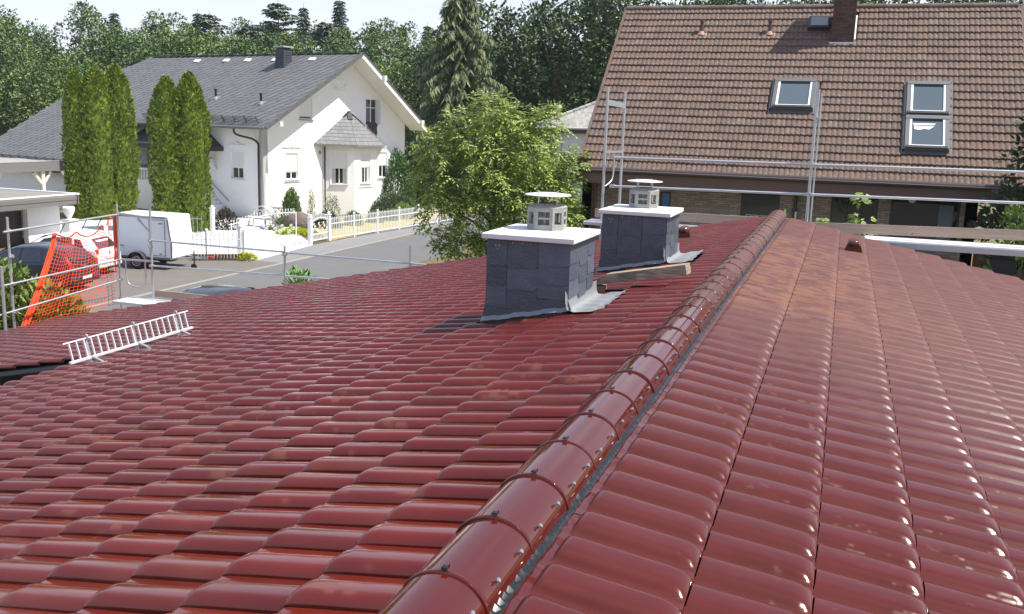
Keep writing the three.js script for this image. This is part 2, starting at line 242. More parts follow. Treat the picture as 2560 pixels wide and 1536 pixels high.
// ---------- ridge caps ----------
{
  const dustMap = (d, seed) => tex(256, 256, (i, j) => { const n = fbm(i / 14, j / 30, 4, seed), k = clamp(d * (0.55 + 0.9 * n) + (d > 0.05 ? 0.12 * sst(0.62, 0.72, fbm(i / 5, j / 9, 3, seed + 4)) : 0)); return mix3([0.072, 0.009, 0.005], [0.115, 0.052, 0.036], k); });
  const capMats = [0.0, 0.12, 0.35, 0.62, 0.8].map((d, i) => pmat(0xffffff, [0.045, 0.09, 0.22, 0.42, 0.55][i], { map: dustMap(d, 60 + i), ior: 1.5 }));
  const capGeo = (() => { // X across, Y up, length along -Z from 0 (near, wide, beaded end) to -0.43 (far, tucked under the next)
    const rows = [[0.010, 0.1345, 0.003], [0.006, 0.136, 0.005], [0.001, 0.1365, 0.0055], [-0.004, 0.1358, 0.0045], [-0.007, 0.134, 0.0025], [-0.011, 0.1332, 0.0015], [-0.2, 0.1325, 0.0], [-0.425, 0.1315, -0.0035]];
    const pos = [], uv = [], idx = [], N = 26;
    const under = (a) => a;
    rows.forEach(([z, r, dy], ri) => { for (let i = 0; i <= N; i++) { const a = lerp(-1.52, 1.52, i / N); pos.push(Math.sin(a) * r, Math.cos(a) * r * 0.86 - 0.122 + dy * 0.4, z); uv.push(i / N, z / 0.43); } });
    // turned-down rim at the near end so that the edge has thickness
    for (let i = 0; i <= N; i++) { const a = lerp(-1.52, 1.52, i / N), r = 0.126; pos.push(Math.sin(a) * r, Math.cos(a) * r * 0.86 - 0.122, 0.010); uv.push(i / N, 0.01); }
    const order = [rows.length, ...rows.map((_, i) => i)];
    for (let r = 0; r < order.length - 1; r++) for (let i = 0; i < N; i++) { const a = order[r] * (N + 1) + i, b = a + 1, c = order[r + 1] * (N + 1) + i, d = c + 1; idx.push(a, b, c, b, d, c); }
    const g = new THREE.BufferGeometry(); g.setAttribute('position', new THREE.Float32BufferAttribute(pos, 3)); g.setAttribute('uv', new THREE.Float32BufferAttribute(uv, 2)); g.setIndex(idx); g.computeVertexNormals(); return g;
  })();
  const clipGeo = merged([rbox(0.034, 0.008, 0.03, 0.003, 0, 0.0045, 0), ...[-0.011, 0, 0.011].map((x) => box(0.004, 0.012, 0.034, x, 0.005, 0)), box(0.004, 0.018, 0.004, 0.016, 0.012, -0.01)]);
  const screwGeo = merged([cyl(0.0045, 0.0045, 0.012, 0, 0.006, 0, 8), cyl(0.008, 0.007, 0.004, 0, 0.012, 0, 8)]);
  const R = rng(12);
  for (let i = -8; i < 34; i++) {
    const z = -(2.245 + 0.4 * i); if (z < ZEND - 0.05) break;
    const ahead = -z, d = ahead < 7 ? (ahead < 5.2 ? 0 : 1) : ahead < 8.6 ? 2 : ahead < 11 ? 3 : 4;
    const m = obj('ridge_cap', capGeo, capMats[d], house); m.position.set((R() - 0.5) * 0.004, (R() - 0.5) * 0.003 - 0.004, z - 0.012); m.rotation.z = (R() - 0.5) * 0.03; m.rotation.x = (R() - 0.5) * 0.008; m.rotation.y = (R() - 0.5) * 0.012;
    if (ahead > 0.4) { const c = obj('clip', clipGeo, M.darkMetal, m); c.position.set(0.0, 0.001, -0.004); c.scale.setScalar(0.6);
      for (const dz of [-0.1, -0.3]) { const s = obj('screw', screwGeo, M.steel, m); const a = 1.02; s.position.set(Math.sin(a) * 0.134, Math.cos(a) * 0.134 * 0.86 - 0.121, dz); s.rotation.z = -a; } }
  }
  // end disc of the last cap and the crimped vent strip between caps and tiles
  const end = new THREE.CircleGeometry(0.128, 26, 0, Math.PI); end.scale(1, 0.86, 1); end.rotateY(Math.PI); end.translate(0, -0.122, ZEND + 0.01); obj('ridge_end_disc', end, capMats[4], house);
  const strip = (side) => { const N = 900, pos = [], idx = [], R2 = rng(31 + side); let w1 = 0, w2 = 0;
    for (let i = 0; i <= N; i++) { const z = lerp(1.5, ZEND + 0.05, i / N); w1 = lerp(w1, R2() - 0.5, 0.35); w2 = lerp(w2, R2() - 0.5, 0.2); const f = (i % 2 ? 0.004 : -0.004) + w1 * 0.012;
      const pts = [[0.115, -0.098], [0.131 + f * 0.5, -0.112 + f * 0.6], [0.142 + f + w2 * 0.01, -0.121 + w1 * 0.006], [0.153 + w2 * 0.02, -0.126 + w2 * 0.008]]; for (const [x, y] of pts) pos.push(x * side, y, z); }
    for (let i = 0; i < N; i++) for (let k = 0; k < 3; k++) { const a = i * 4 + k; idx.push(a, a + 1, a + 4, a + 1, a + 5, a + 4); }
    const g = new THREE.BufferGeometry(); g.setAttribute('position', new THREE.Float32BufferAttribute(pos, 3)); g.setIndex(idx); return toCreasedNormals(g, 0.3); };
  obj('vent_strip', strip(1), mat([0.03, 0.03, 0.032], 0.25, { metalness: 0.6, side: THREE.DoubleSide }), house);
  obj('vent_strip', strip(-1), mat([0.035, 0.025, 0.022], 0.5, { metalness: 0.3, side: THREE.DoubleSide }), house);
}
// ---------- slate-clad chimneys ----------
const slateTint = [0.9, 1, 1.12, 1.25, 0.8].map((k, i) => mat(0xffffff, 0.52, { map: mottle([0.066 * k, 0.079 * k, 0.104 * k], 0.35, 0.5, 100 + i, [1.05, 1, 0.98]), bumpMap: bumpTex(110 + i, 0.3, 128, 24), bumpScale: 0.004 }));
const leadMat = mat(0xffffff, 0.42, { metalness: 0.35, map: mottle([0.3, 0.31, 0.32], 0.3, 0.4, 120) });
const roofYL = (x) => Y0 + x * Math.tan(TH); // left slope roll-top height, x<0
function slatePanel(parent, W, H, cols, yTop, seed, place) { // overlapping slates on one face; each its own mesh, in face coords (x right, y up, z out)
  const R = rng(seed);
  for (const [x0, x1, rows] of cols) { let y = yTop; rows.forEach((h, i) => {
      const w = x1 - x0 - 0.004, hh = h + 0.03, cut = 0.012 + R() * 0.02;
      const poly = [[-w / 2, hh / 2], [w / 2, hh / 2], [w / 2 + (R() - 0.5) * 0.006, -hh / 2 + cut], [w / 2 - cut, -hh / 2 + (R() - 0.5) * 0.012], [0, -hh / 2 + (R() - 0.5) * 0.012], [-w / 2 + cut * 0.6, -hh / 2 + (R() - 0.5) * 0.01], [-w / 2, -hh / 2 + cut * 0.5]];
      const g = extr(poly, 0.008); g.rotateX(-0.03 - R() * 0.02); g.rotateY((R() - 0.5) * 0.03); boxUV(g); g.translate((x0 + x1) / 2, y - hh / 2 + 0.012, 0.006 + (x0 > -0.1 && x0 < 0.1 ? 0.006 : 0));
      const p = g.attributes.uv; for (let k = 0; k < p.count; k++) p.setXY(k, p.getX(k) + i * 0.37 + x0 * 2.1, p.getY(k) + i * 0.61);
      const m = obj('slate', g, slateTint[Math.floor(R() * 5)], parent); place(m); y -= h; }); }
}
CH.forEach((c, ci) => {
  const ch = part('chimney', house, [c.x, 0, c.z]); ch.userData.label = ci ? 'slate-clad chimney farther along the ridge' : 'slate-clad chimney beside the timber beam';
  const top = 0.29, bot = -0.62, W = 0.70, D = 0.78;
  obj('core', box(W - 0.03, top - bot, D - 0.03, 0, (top + bot) / 2, 0), slateTint[0], ch);
  const h1 = [0.19, 0.17, 0.16, 0.13], h2_ = [0.2, 0.16, 0.17], h3 = [0.17, 0.15, 0.14];
  const cols = [[-0.355, -0.175, [0.2, 0.17, 0.17]], [-0.175, 0.09, [0.21, 0.18, 0.15]], [0.09, 0.355, [0.17, 0.15, 0.12]]];
  slatePanel(ch, W, 1, cols, top, 200 + ci, (m) => { m.position.z = D / 2 - 0.012; });
  slatePanel(ch, D, 1, [[-0.39, -0.1, [0.15, 0.13, 0.14]], [-0.1, 0.17, [0.19, 0.14, 0.13]], [0.17, 0.39, [0.14, 0.16, 0.14]]], top - 0.005, 220 + ci, (m) => { m.rotation.y = Math.PI / 2; m.position.x = W / 2 - 0.012; });
  slatePanel(ch, D, 1, [[-0.39, -0.1, [0.2, 0.2, 0.2]], [-0.1, 0.17, [0.2, 0.2, 0.2]], [0.17, 0.39, [0.2, 0.2, 0.2]]], top - 0.005, 240 + ci, (m) => { m.rotation.y = -Math.PI / 2; m.position.x = -W / 2 + 0.012; });
  { const nl = []; for (const [x, y] of [[-0.275, 0.235], [-0.245, 0.235], [-0.26, 0.205], [0.2, 0.2], [0.235, 0.2], [0.217, 0.165], [-0.13, 0.262], [-0.05, 0.262], [0.02, 0.262]]) nl.push(sphere(0.0055, x, y, D / 2 + 0.004, 1, 1, 0.6, 8, 6)); obj('slate_nail', nl, M.steel, ch); }
  // small slates that follow the roof along the foot of the front face, dark lead apron below them
  const yr = (x) => roofYL(c.x + x) + 0.02;
  const foot = [[-0.36, yr(-0.36) + 0.1], [-0.36, top - 0.5], [0.335, top - 0.42], [0.345, yr(0.345) + 0.09]];
  { const g = extr(foot, 0.008); g.translate(0, 0, D / 2 - 0.014); obj('foot_slate', boxUV(g), slateTint[1], ch); }
  { const g = extr([[-0.385, yr(-0.385) - 0.03], [-0.375, yr(-0.375) + 0.015], [-0.36, yr(-0.36) + 0.11], [0.34, yr(0.34) + 0.09], [0.38, yr(0.38) - 0.02]], 0.012); g.translate(0, 0, D / 2 - 0.004); obj('lead_apron', boxUV(g), slateTint[0], ch); }
  { const N = 60, pos = [], idx = []; for (let i = 0; i <= N; i++) { const x = lerp(-0.385, 0.36, i / N), ww = Math.sin(i * 0.9) * 0.002 + Math.sin(i * 0.31) * 0.004; const y = yr(x); pos.push(x, y + 0.02 + ww, D / 2 + 0.005, x, y + 0.002 + ww, D / 2 + 0.018, x, y - 0.018 + ww, D / 2 + 0.03 + ww); } for (let i = 0; i < N; i++) for (let k = 0; k < 2; k++) { const a = i * 3 + k; idx.push(a, a + 1, a + 3, a + 1, a + 4, a + 3); }
    const g = new THREE.BufferGeometry(); g.setAttribute('position', new THREE.Float32BufferAttribute(pos, 3)); g.setIndex(idx); g.computeVertexNormals(); obj('lead_lip', boxUV(g), mat(0xffffff, 0.5, { metalness: 0.3, side: THREE.DoubleSide, map: mottle([0.22, 0.225, 0.23], 0.2, 0.5, 121) }), ch); }
  // bright lead gutter on the ridge side with an upturned, crumpled front edge
  { const N = 24, Mx = 10, pos = [], idx = [], prof = [[0.345, 0.16], [0.35, 0.07], [0.365, 0.035], [0.42, 0.022], [0.48, 0.028], [0.55, 0.032], [0.58, 0.028], [0.62, 0.034], [0.645, 0.04]];
    for (let i = 0; i <= N; i++) { const t = i / N, z = lerp(0.47, -0.55, t); prof.forEach(([x, y], k) => { let yy = yr(x) + y - 0.062 + 0.006 * Math.sin(i * 1.3 + k * 2.1) * (k > 2 ? 1 : 0.3); if (i < 2 && k < 4) yy += (2 - i) * 0.03 * (4 - k) / 4; pos.push(x + (k === 8 ? 0.01 * Math.sin(i * 1.1) : 0), yy, z); }); }
    const n = prof.length; for (let i = 0; i < N; i++) for (let k = 0; k < n - 1; k++) { const a = i * n + k; idx.push(a, a + 1, a + n, a + 1, a + n + 1, a + n); }
    const g = new THREE.BufferGeometry(); g.setAttribute('position', new THREE.Float32BufferAttribute(pos, 3)); g.setIndex(idx); g.computeVertexNormals(); obj('lead_flashing', boxUV(g), leadMat.clone(), ch).material.side = THREE.DoubleSide; }
  { const g = rbox(0.78, 0.045, 0.86, 0.008, 0, top + 0.02, 0); obj('cap_slab', g, mat(0xffffff, 0.75, { map: mottle([0.66, 0.65, 0.63], 0.18, 0.5, 130 + ci) }), ch); }
  // octagonal concrete cowl with paired openings
  const conc = mat(0xffffff, 0.92, { map: mottle([0.29, 0.285, 0.27], 0.35, 0.3, 140 + ci), bumpMap: bumpTex(142, 0.2, 128, 30), bumpScale: 0.003 });
  const cw = new THREE.Group(); cw.name = 'cowl'; cw.position.set(-0.02, top + 0.043, -0.17); cw.rotation.y = 0.1; ch.add(cw);
  const ring = [];
  for (let k = 0; k < 8; k++) { const a = k * Math.PI / 4, wide = k % 2 === 0, ap = wide ? 0.152 : 0.165, w = wide ? 0.155 : 0.115;
    const holes = wide ? [rect(-0.05, 0.045, 0.05, 0.092), rect(-0.05, 0.108, 0.05, 0.155)] : [rect(-0.036, 0.05, 0.036, 0.15)];
    const g = extr([[-w / 2, 0], [w / 2, 0], [w / 2, 0.19], [-w / 2, 0.19]], 0.028, holes); g.translate(0, 0, ap - 0.028); g.rotateY(a); ring.push(g); }
  const cone = new THREE.LatheGeometry([[0.17, 0.185], [0.172, 0.196], [0.1, 0.222], [0.098, 0.19]].map((p) => new THREE.Vector2(...p)), 8); cone.rotateY(Math.PI / 8); ring.push(cone.toNonIndexed());
  const inner = new THREE.CylinderGeometry(0.085, 0.085, 0.19, 16, 1, true); inner.translate(0, 0.095, 0);
  const cowlM = obj('cowl_body', [...ring, inner, box(0.02, 0.18, 0.22, 0, 0.1, 0)].map((g) => { g = g.index ? g.toNonIndexed() : g; boxUV(g); return g; }), conc, ch); cowlM.position.copy(cw.position); cowlM.rotation.y = cw.rotation.y; ch.remove(cw);
  const rods = []; for (let k = 0; k < 4; k++) { const a = k * Math.PI / 2 + 0.5, x = Math.cos(a) * 0.11, z = Math.sin(a) * 0.11; rods.push(rod([x, 0.2, z], [x, 0.315, z], 0.006), cyl(0.011, 0.011, 0.012, x, 0.272, z, 6)); }
  obj('cowl_rod', rods, M.steel, ch).position.copy(cw.position);
  const disc = lathe([[0, 0.018], [0.1, 0.012], [0.19, 0.0], [0.198, -0.004], [0.196, -0.009], [0.1, 0.003], [0, 0.008]], 0, 0.295, 0, 30); obj('rain_disc', disc, mat([0.68, 0.68, 0.67], 0.4, { metalness: 0.3 }), ch).position.copy(cw.position);
});
// ---------- vents and snow guard ----------
function roofVent(M4, s, z) { const v = part('roof_vent', house); const c = V(s, 0.035, z).applyMatrix4(M4); v.position.copy(c); v.rotation.y = M4 === slopeL ? Math.PI : 0;
  const vm = pmat([0.09, 0.025, 0.016], 0.12, { ior: 1.6 });
  obj('vent_foot', [extr([[-0.12, -0.02], [0.13, -0.03], [0.09, 0.1], [-0.08, 0.1]], 0.16).translate(0, 0, -0.08), box(0.34, 0.02, 0.22, 0, 0.0, 0, 0, 0, -TH)], vm, v);
  const hood = new THREE.CapsuleGeometry(0.055, 0.17, 8, 18); hood.rotateX(Math.PI / 2); hood.scale(1.35, 0.9, 1); hood.translate(0, 0.125, 0); obj('vent_hood', hood, vm, v); return v; }
roofVent(slopeR, 1.16, -13.25); roofVent(slopeL, 1.13, 13.45);
{
  const sg = part('snow_guard', house); const s = 6.42, m4 = slopeL, P = (ds, h, z) => V(s + ds, h + 0.05, z).applyMatrix4(m4);
  const aluW = mat([0.74, 0.75, 0.76], 0.38, { metalness: 0.35 });
  const z0 = 7.42, z1 = 9.36; obj('rail', bar(P(0, 0.06, z0), P(0, 0.06, z1), 0.03, 0.022), aluW, sg); obj('rail', rod(P(0.02, 0.262, z0 - 0.02), P(0.02, 0.262, z1), 0.009), aluW, sg);
  for (let i = 0; i < 19; i++) { const z = lerp(z0 + 0.05, z1 - 0.07, i / 18); obj('bar', bar(P(0.004, 0.06, z), P(0.018, 0.262, z), 0.012, 0.02), aluW, sg); }
  for (const z of [7.72, 8.42, 9.14]) obj('bracket', [bar(P(-0.16, -0.01, z), P(0.1, -0.01, z), 0.06, 0.01), bar(P(0.03, 0.0, z), P(0.04, 0.25, z), 0.05, 0.012), bar(P(-0.13, 0.0, z), P(0.0, 0.07, z), 0.03, 0.012), tube([P(0.04, 0.24, z), P(0.035, 0.29, z), P(0.005, 0.3, z), P(-0.005, 0.26, z)], 0.008, 12, 6)], M.galv, sg);
}
// timber beam lying on the roof between the chimneys
{
  const a = V(-1.2, roofYL(-1.2) + 0.055, -8.42), b = V(-0.27, roofYL(-0.27) + 0.055, -8.33); const L = a.distanceTo(b), d = b.clone().sub(a);
  const beam = thing('timber_beam', 'weathered timber beam with sloped cut end lying on red tiles between the chimneys', 'beam', [a.x, a.y, a.z], -Math.atan2(d.z, d.x));
  const wood = tex(512, 128, (i, j) => { const g = fbm(i / 90, j / 5 + 3 * fbm(i / 160, j / 60, 2, 6), 4, 7), k = sst(0.45, 0.8, fbm(i / 40, j / 20, 3, 8)); return mix3([0.09, 0.07, 0.055], [0.42, 0.33, 0.24], clamp(g * 1.2 - 0.1 + 0.3 * k)); });
  const g = extr([[0, 0], [L, 0], [L, 0.085], [0.22, 0.08], [0, 0.018]], 0.15, [], 0.003); g.rotateZ(Math.asin(d.y / L) * 0.98); g.translate(0, 0.0, -0.075); const w = boxUV(g, 1); const p = w.attributes.uv; for (let i = 0; i < p.count; i++) p.setXY(i, p.getX(i) * 0.9, p.getY(i) * 4);
  obj('beam', w, mat(0xffffff, 0.85, { map: wood }), beam);
  obj('end_wedge', box(0.1, 0.05, 0.13, 0.12, -0.02, -0.02, 0.2), mat([0.4, 0.3, 0.2], 0.85), beam);
}
// ================= white gabled house across the street =================
/** window set in a wall opening; local frame x right, y up, z out of the wall; origin at the opening's lower left corner */
function windowUnit(parent, name, w, h, o = {}) {
  const g = part(name, parent); const f = 0.055, sh_ = o.shutter || 0, gh = h - sh_;
  obj('frame', [box(w, f, 0.06, w / 2, f / 2, -0.1), box(w, f, 0.06, w / 2, gh - f / 2, -0.1), box(f, gh - 2 * f, 0.06, f / 2, gh / 2, -0.1), box(f, gh - 2 * f, 0.06, w - f / 2, gh / 2, -0.1), ...(o.mullion === false ? [] : [box(f * 1.1, gh - 2 * f, 0.055, w / 2, gh / 2, -0.1)]), ...(o.transom ? [box(w - 2 * f, f * 0.8, 0.05, w / 2, gh * o.transom, -0.1)] : [])], o.frameMat || M.white, g);
  obj('pane', box(w - 2 * f, gh - 2 * f, 0.01, w / 2, gh / 2, -0.105), o.glass || M.glass, g);
  if (o.curtain) obj('curtain', [box(w * 0.2, gh - 2 * f, 0.004, w * 0.17, gh / 2, -0.095), box(w * 0.2, gh - 2 * f, 0.004, w * 0.83, gh / 2, -0.095)], mat([0.5, 0.5, 0.48], 0.9), g);
  if (sh_ > 0.02) { const n = Math.max(2, Math.round(sh_ / 0.05)), sl = []; for (let i = 0; i < n; i++) sl.push(box(w, sh_ / n - 0.006, 0.012, w / 2, gh + (i + 0.5) * sh_ / n, -0.055 + (i % 2) * 0.0), box(w, 0.008, 0.006, w / 2, gh + i * sh_ / n + 0.002, -0.058)); obj('roller_shutter', sl, M.shutter, g); }
  if (o.sill !== false) obj('sill', box(w + 0.16, 0.04, 0.16, w / 2, -0.02, 0.02), o.sillMat || M.white, g);
  return g;
}
const wh = thing('white_house', 'white plastered house with grey slate roof, gable front and slate-roofed bay', 'house', [-30.2, -4.6, -46.95], 75 * D2R);
const bayTint = [1.0, 1.06, 1.12, 1.18].map((k, i) => mat(0xffffff, 0.65, { map: mottle([0.15 * k, 0.15 * k, 0.155 * k], 0.25, 0.8, 160 + i) }));
const OV = 1.3, RK = { apex: [6.74, 9.72], l: [-0.95, 5.2], r: [13.0, 5.3] };
{
  const W = 12.26, yl = 5.3, yr = 5.62;
  const topY = (x) => x < RK.apex[0] ? lerp(RK.l[1], RK.apex[1], (x - RK.l[0]) / (RK.apex[0] - RK.l[0])) : lerp(RK.apex[1], RK.r[1], (x - RK.apex[0]) / (RK.r[0] - RK.apex[0]));
  const wins = { UL: [2.8, 5.68, 3.82, 7.02], UR: [8.47, 5.45, 9.5, 7.08], LL: [1.7, 2.2, 2.62, 3.72], LR: [9.72, 2.12, 10.5, 3.72] };
  const hole = (r) => rect(r[0], r[1], r[2], r[3]);
  const gable = extr([[0, -0.4], [W, -0.4], [W, topY(W) - 0.16], [RK.apex[0], RK.apex[1] - 0.2], [0, topY(0) - 0.16]], 0.34, Object.values(wins).map(hole)); gable.translate(0, 0, -0.34);
  const sw = rect(9.3, 2.2, 10.5, 3.75); // side wall in (12 - t, y)
  const side = extr([[1.5, -0.4], [12, -0.4], [12, topY(0) - 0.17], [1.5, topY(0) - 0.17]], 0.34, [rect(9.3, 2.2, 10.3, 3.75)]); side.rotateY(-Math.PI / 2); side.translate(0.34, 0, -12); // x -> -? faces -X
  obj('wall', [gable, side, box(0.34, 5.4, 20, W - 0.17, 2.3, -10.4), box(W - 0.4, 5.3, 0.3, W / 2, 2.25, -20.2), box(5.2, 3, 0.3, -2.5, 1.1, -10.75), box(0.3, 2.6, 11, -5.0, 0.9, -16.2), extr([[-5.1, 2.3], [0, 2.3], [0, 5.3]], 0.3).translate(0, 0, -10.9)].map((g) => boxUV(g.index ? g.toNonIndexed() : g)), M.plaster, wh);
  obj('interior', [box(W - 1.2, 5, 0.1, W / 2, 2.8, -1.2), box(0.1, 4.8, 9, 1.2, 2.5, -6)], mat([0.4, 0.38, 0.35], 0.9), wh);
  const put = (r, o, name = 'window') => { const g = windowUnit(wh, name, r[2] - r[0], r[3] - r[1], o); g.position.set(r[0], r[1], 0); return g; };
  put(wins.UL, { shutter: 1.12, mullion: false, sillMat: mat([0.1, 0.12, 0.14], 0.5) });
  const ur = put(wins.UR, { transom: 0.66, sill: false });
  put(wins.LL, { shutter: 1.05 }); put(wins.LR, { shutter: 0.82 });
  { const g = windowUnit(wh, 'window', 1.0, 1.55, { shutter: 0.9 }); g.rotation.y = -Math.PI / 2; g.position.set(0, 2.2, -1.7 - 1.0); }
  // mouldings round the lower windows
  const mould = (x0, x1, y0, y1) => [box(x1 - x0 + 0.3, 0.05, 0.08, (x0 + x1) / 2, y0 - 0.09, 0.03), box(0.09, y1 - y0, 0.035, x0 - 0.1, (y0 + y1) / 2, 0.012), box(0.09, y1 - y0, 0.035, x1 + 0.1, (y0 + y1) / 2, 0.012), box(x1 - x0 + 0.5, 0.05, 0.06, (x0 + x1) / 2, y1 + 0.36, 0.025), tube([[x0 - 0.2, y1 + 0.36, 0.03], [x0 + 0.15, y1 + 0.4, 0.03], [(x0 + x1) / 2, y1 + 0.55, 0.03], [x1 - 0.15, y1 + 0.4, 0.03], [x1 + 0.2, y1 + 0.36, 0.03]], 0.03, 20, 6), sphere(0.09, (x0 + x1) / 2, y1 + 0.47, 0.02, 1.3, 1, 0.5, 10, 8), sphere(0.05, (x0 + x1) / 2 - 0.2, y1 + 0.25, 0.01, 1.5, 0.8, 0.5, 8, 6), sphere(0.05, (x0 + x1) / 2 + 0.2, y1 + 0.25, 0.01, 1.5, 0.8, 0.5, 8, 6)];
  obj('window_moulding', mould(1.7, 2.62, 2.2, 3.72), M.plaster, wh); obj('window_moulding', mould(9.72, 10.5, 2.12, 3.72), M.plaster, wh);
  { const m = obj('window_moulding', mould(0, 1.0, 0, 1.55), M.plaster, wh); m.rotation.y = -Math.PI / 2; m.position.set(0, 2.2, -2.7); }
  // stucco relief under the ridge
  const rel = []; const R = rng(3); for (let i = 0; i < 26; i++) { const a = i / 26 * Math.PI * 2, r = 0.34 + 0.12 * Math.sin(a * 3); rel.push(sphere(0.06 + R() * 0.05, 6.15 + Math.cos(a) * r * 1.5, 7.92 + Math.sin(a) * r * 0.8, 0.0, 1.2, 1, 0.5, 8, 6)); } rel.push(tube([[5.7, 7.8, 0.03], [5.95, 7.62, 0.04], [6.35, 7.6, 0.04], [6.65, 7.8, 0.03]], 0.05, 16, 6), tube([[5.5, 7.58, 0.02], [6.1, 7.55, 0.03], [6.8, 7.58, 0.02]], 0.035, 12, 6)); obj('stucco_relief', rel, M.plaster, wh);
  obj('floodlight', [sphere(0.16, 6.1, 8.45, 0.12, 0.8, 1, 0.8, 12, 8), cyl(0.04, 0.04, 0.12, 6.1, 8.45, 0.04, 8, Math.PI / 2)], M.white, wh);
  obj('wall_lamp', sphere(0.07, 1.15, 5.75, 0.06), M.white, wh);
  // rug hung over the sill of the open window
  { const pos = [], idx = []; const nx = 10, ny = 8; for (let j = 0; j <= ny; j++) for (let i = 0; i <= nx; i++) { const x = 8.55 + i / nx * 0.95, y = 5.62 - j / ny * (0.75 + 0.15 * Math.sin(i * 1.7)); pos.push(x + 0.03 * Math.sin(j), y, 0.06 + 0.05 * Math.sin(i * 2.2 + j * 0.3) * j / ny + (j < 1 ? -0.12 : 0)); } for (let j = 0; j < ny; j++) for (let i = 0; i < nx; i++) { const a = j * (nx + 1) + i; idx.push(a, a + nx + 1, a + 1, a + 1, a + nx + 1, a + nx + 2); } const g = new THREE.BufferGeometry(); g.setAttribute('position', new THREE.Float32BufferAttribute(pos, 3)); g.setIndex(idx); g.computeVertexNormals(); const rug = new THREE.Mesh(g, mat([0.07, 0.045, 0.04], 0.95, { side: THREE.DoubleSide })); rug.name = numbered('rug'); rug.position.copy(wh.position); rug.rotation.copy(wh.rotation); scene.add(rug); tag(rug, 'dark brown rug hung over the sill of an open gable window', 'rug'); }
  obj('open_sash', [box(0.04, 1.5, 0.5, 9.46, 6.28, 0.12), box(0.045, 0.06, 0.5, 9.46, 6.28, 0.12)], M.white, wh);

  // ---- roof ----
  const dark = mat([0.1, 0.1, 0.1], 0.6), soffit = mat([0.74, 0.74, 0.72], 0.7);
  const [ax, ay] = RK.apex, [lx, ly] = RK.l, [rx, ry] = RK.r; const sl = Math.hypot(ax - lx, ay - ly), pitch = Math.atan2(ay - ly, ax - lx);
  // front slope frame: X down the slope from the ridge, Z = along the ridge (local z), Y normal
  const fr = part('slate_roof', wh); fr.position.set(ax, ay, 0); fr.rotation.z = pitch; // local -X runs down the left slope
  const slab = (poly, th) => { const g = new THREE.ExtrudeGeometry(shapeOf(poly), { depth: th, bevelEnabled: false }); g.rotateX(Math.PI / 2); return g; };
  const poly = [[0, OV], [-sl, OV], [-sl, -10.3], [-sl - 5.75, -10.3], [-sl - 5.75, -22], [-5.6, -22], [0, -19.3]];
  obj('roof_board', slab(poly, 0.14), mat([0.09, 0.09, 0.095], 0.8), fr);
  const inPoly = (x, z) => { let c = false; for (let i = 0, j = poly.length - 1; i < poly.length; j = i++) { const [xi, zi] = poly[i], [xj, zj] = poly[j]; if ((zi > z) !== (zj > z) && x < (xj - xi) * (z - zi) / (zj - zi) + xi) c = !c; } return c; };
  // diamond-laid slates
  const q = 0.52, a = 0.62, list = []; const Rr = rng(19);
  const ca = Math.cos(a), sa = Math.sin(a);
  for (let i = -70; i < 70; i++) for (let j = -70; j < 70; j++) { const u = i * q, v = j * 0.36; const x = -7 + u * sa - v * ca, z = -9 - u * ca - v * sa; const e = 0.1; if (inPoly(x - e, z) && inPoly(x + e, z) && inPoly(x, z - e) && inPoly(x, z + e)) list.push([x, z]); }
  const sg = extr(rect(-0.177, -0.257, 0.177, 0.257), 0.014); sg.rotateX(-Math.PI / 2); // X = across v, Z = along u
  const tints = [0.92, 1, 1.05, 1.1, 0.97].map((k, i) => mat(0xffffff, 0.7, { map: mottle([0.115 * k, 0.114 * k, 0.115 * k], 0.25, 0.8, 150 + i) }));
  const mk = ([x, z], o) => { o.position.set(x, 0.006 + Rr() * 0.004, z); o.rotation.set((Rr() - 0.5) * 0.015, a, 0.035 + (Rr() - 0.5) * 0.02, 'YXZ'); };
  wh.updateMatrixWorld(true);
  list.sort((p, r) => V(p[0], 0, p[1]).applyMatrix4(fr.matrixWorld).distanceTo(camP) - V(r[0], 0, r[1]).applyMatrix4(fr.matrixWorld).distanceTo(camP));
  const buckets = tints.map(() => []);
  list.forEach((p, i) => { const k = Math.floor(Rr() * 5); if (i < 300) { const m = obj('slate', sg, tints[k], fr); mk(p, m); } else buckets[k].push(p); });
  buckets.forEach((b, k) => { const im = new THREE.InstancedMesh(sg, tints[k], b.length), d = new THREE.Object3D(); b.forEach((p, i) => { mk(p, d); d.updateMatrix(); im.setMatrixAt(i, d.matrix); }); im.name = 'slates'; stuff(im); fr.add(im); });
  // right slope, verge boards, ridge, soffits
  const rl = Math.hypot(rx - ax, ay - ry), rp = Math.atan2(ay - ry, rx - ax);
  { const g = slab([[0, OV], [rl, OV], [rl, -20], [0, -19.3]], 0.16); g.rotateZ(-rp); g.translate(ax, ay, 0); obj('rear_slope', g, tints[1], wh); }
  { const g = slab([[0.05, OV - 0.02], [rl - 0.05, OV - 0.02], [rl - 0.05, 0.02], [0.05, 0.02]], 0.03); g.translate(0, -0.18, 0); g.rotateZ(-rp); g.translate(ax, ay, 0); obj('soffit', g, soffit, wh); }
  { const g = slab([[-0.05, OV - 0.02], [-sl + 0.05, OV - 0.02], [-sl + 0.05, 0.02], [-0.05, 0.02]], 0.03); g.translate(0, -0.17, 0); g.rotateZ(pitch); g.translate(ax, ay, 0); obj('soffit', g, soffit, wh); }
  obj('verge_board', [bar([lx, ly - 0.06, OV + 0.03], [ax, ay - 0.06, OV + 0.03], 0.05, 0.24)], dark, wh);
  obj('verge_board', [bar([rx, ry - 0.13, OV + 0.03], [ax, ay - 0.13, OV + 0.03], 0.05, 0.28)], soffit, wh); obj('verge_capping', bar([rx, ry + 0.04, OV + 0.04], [ax, ay + 0.04, OV + 0.04], 0.12, 0.06), dark, wh);
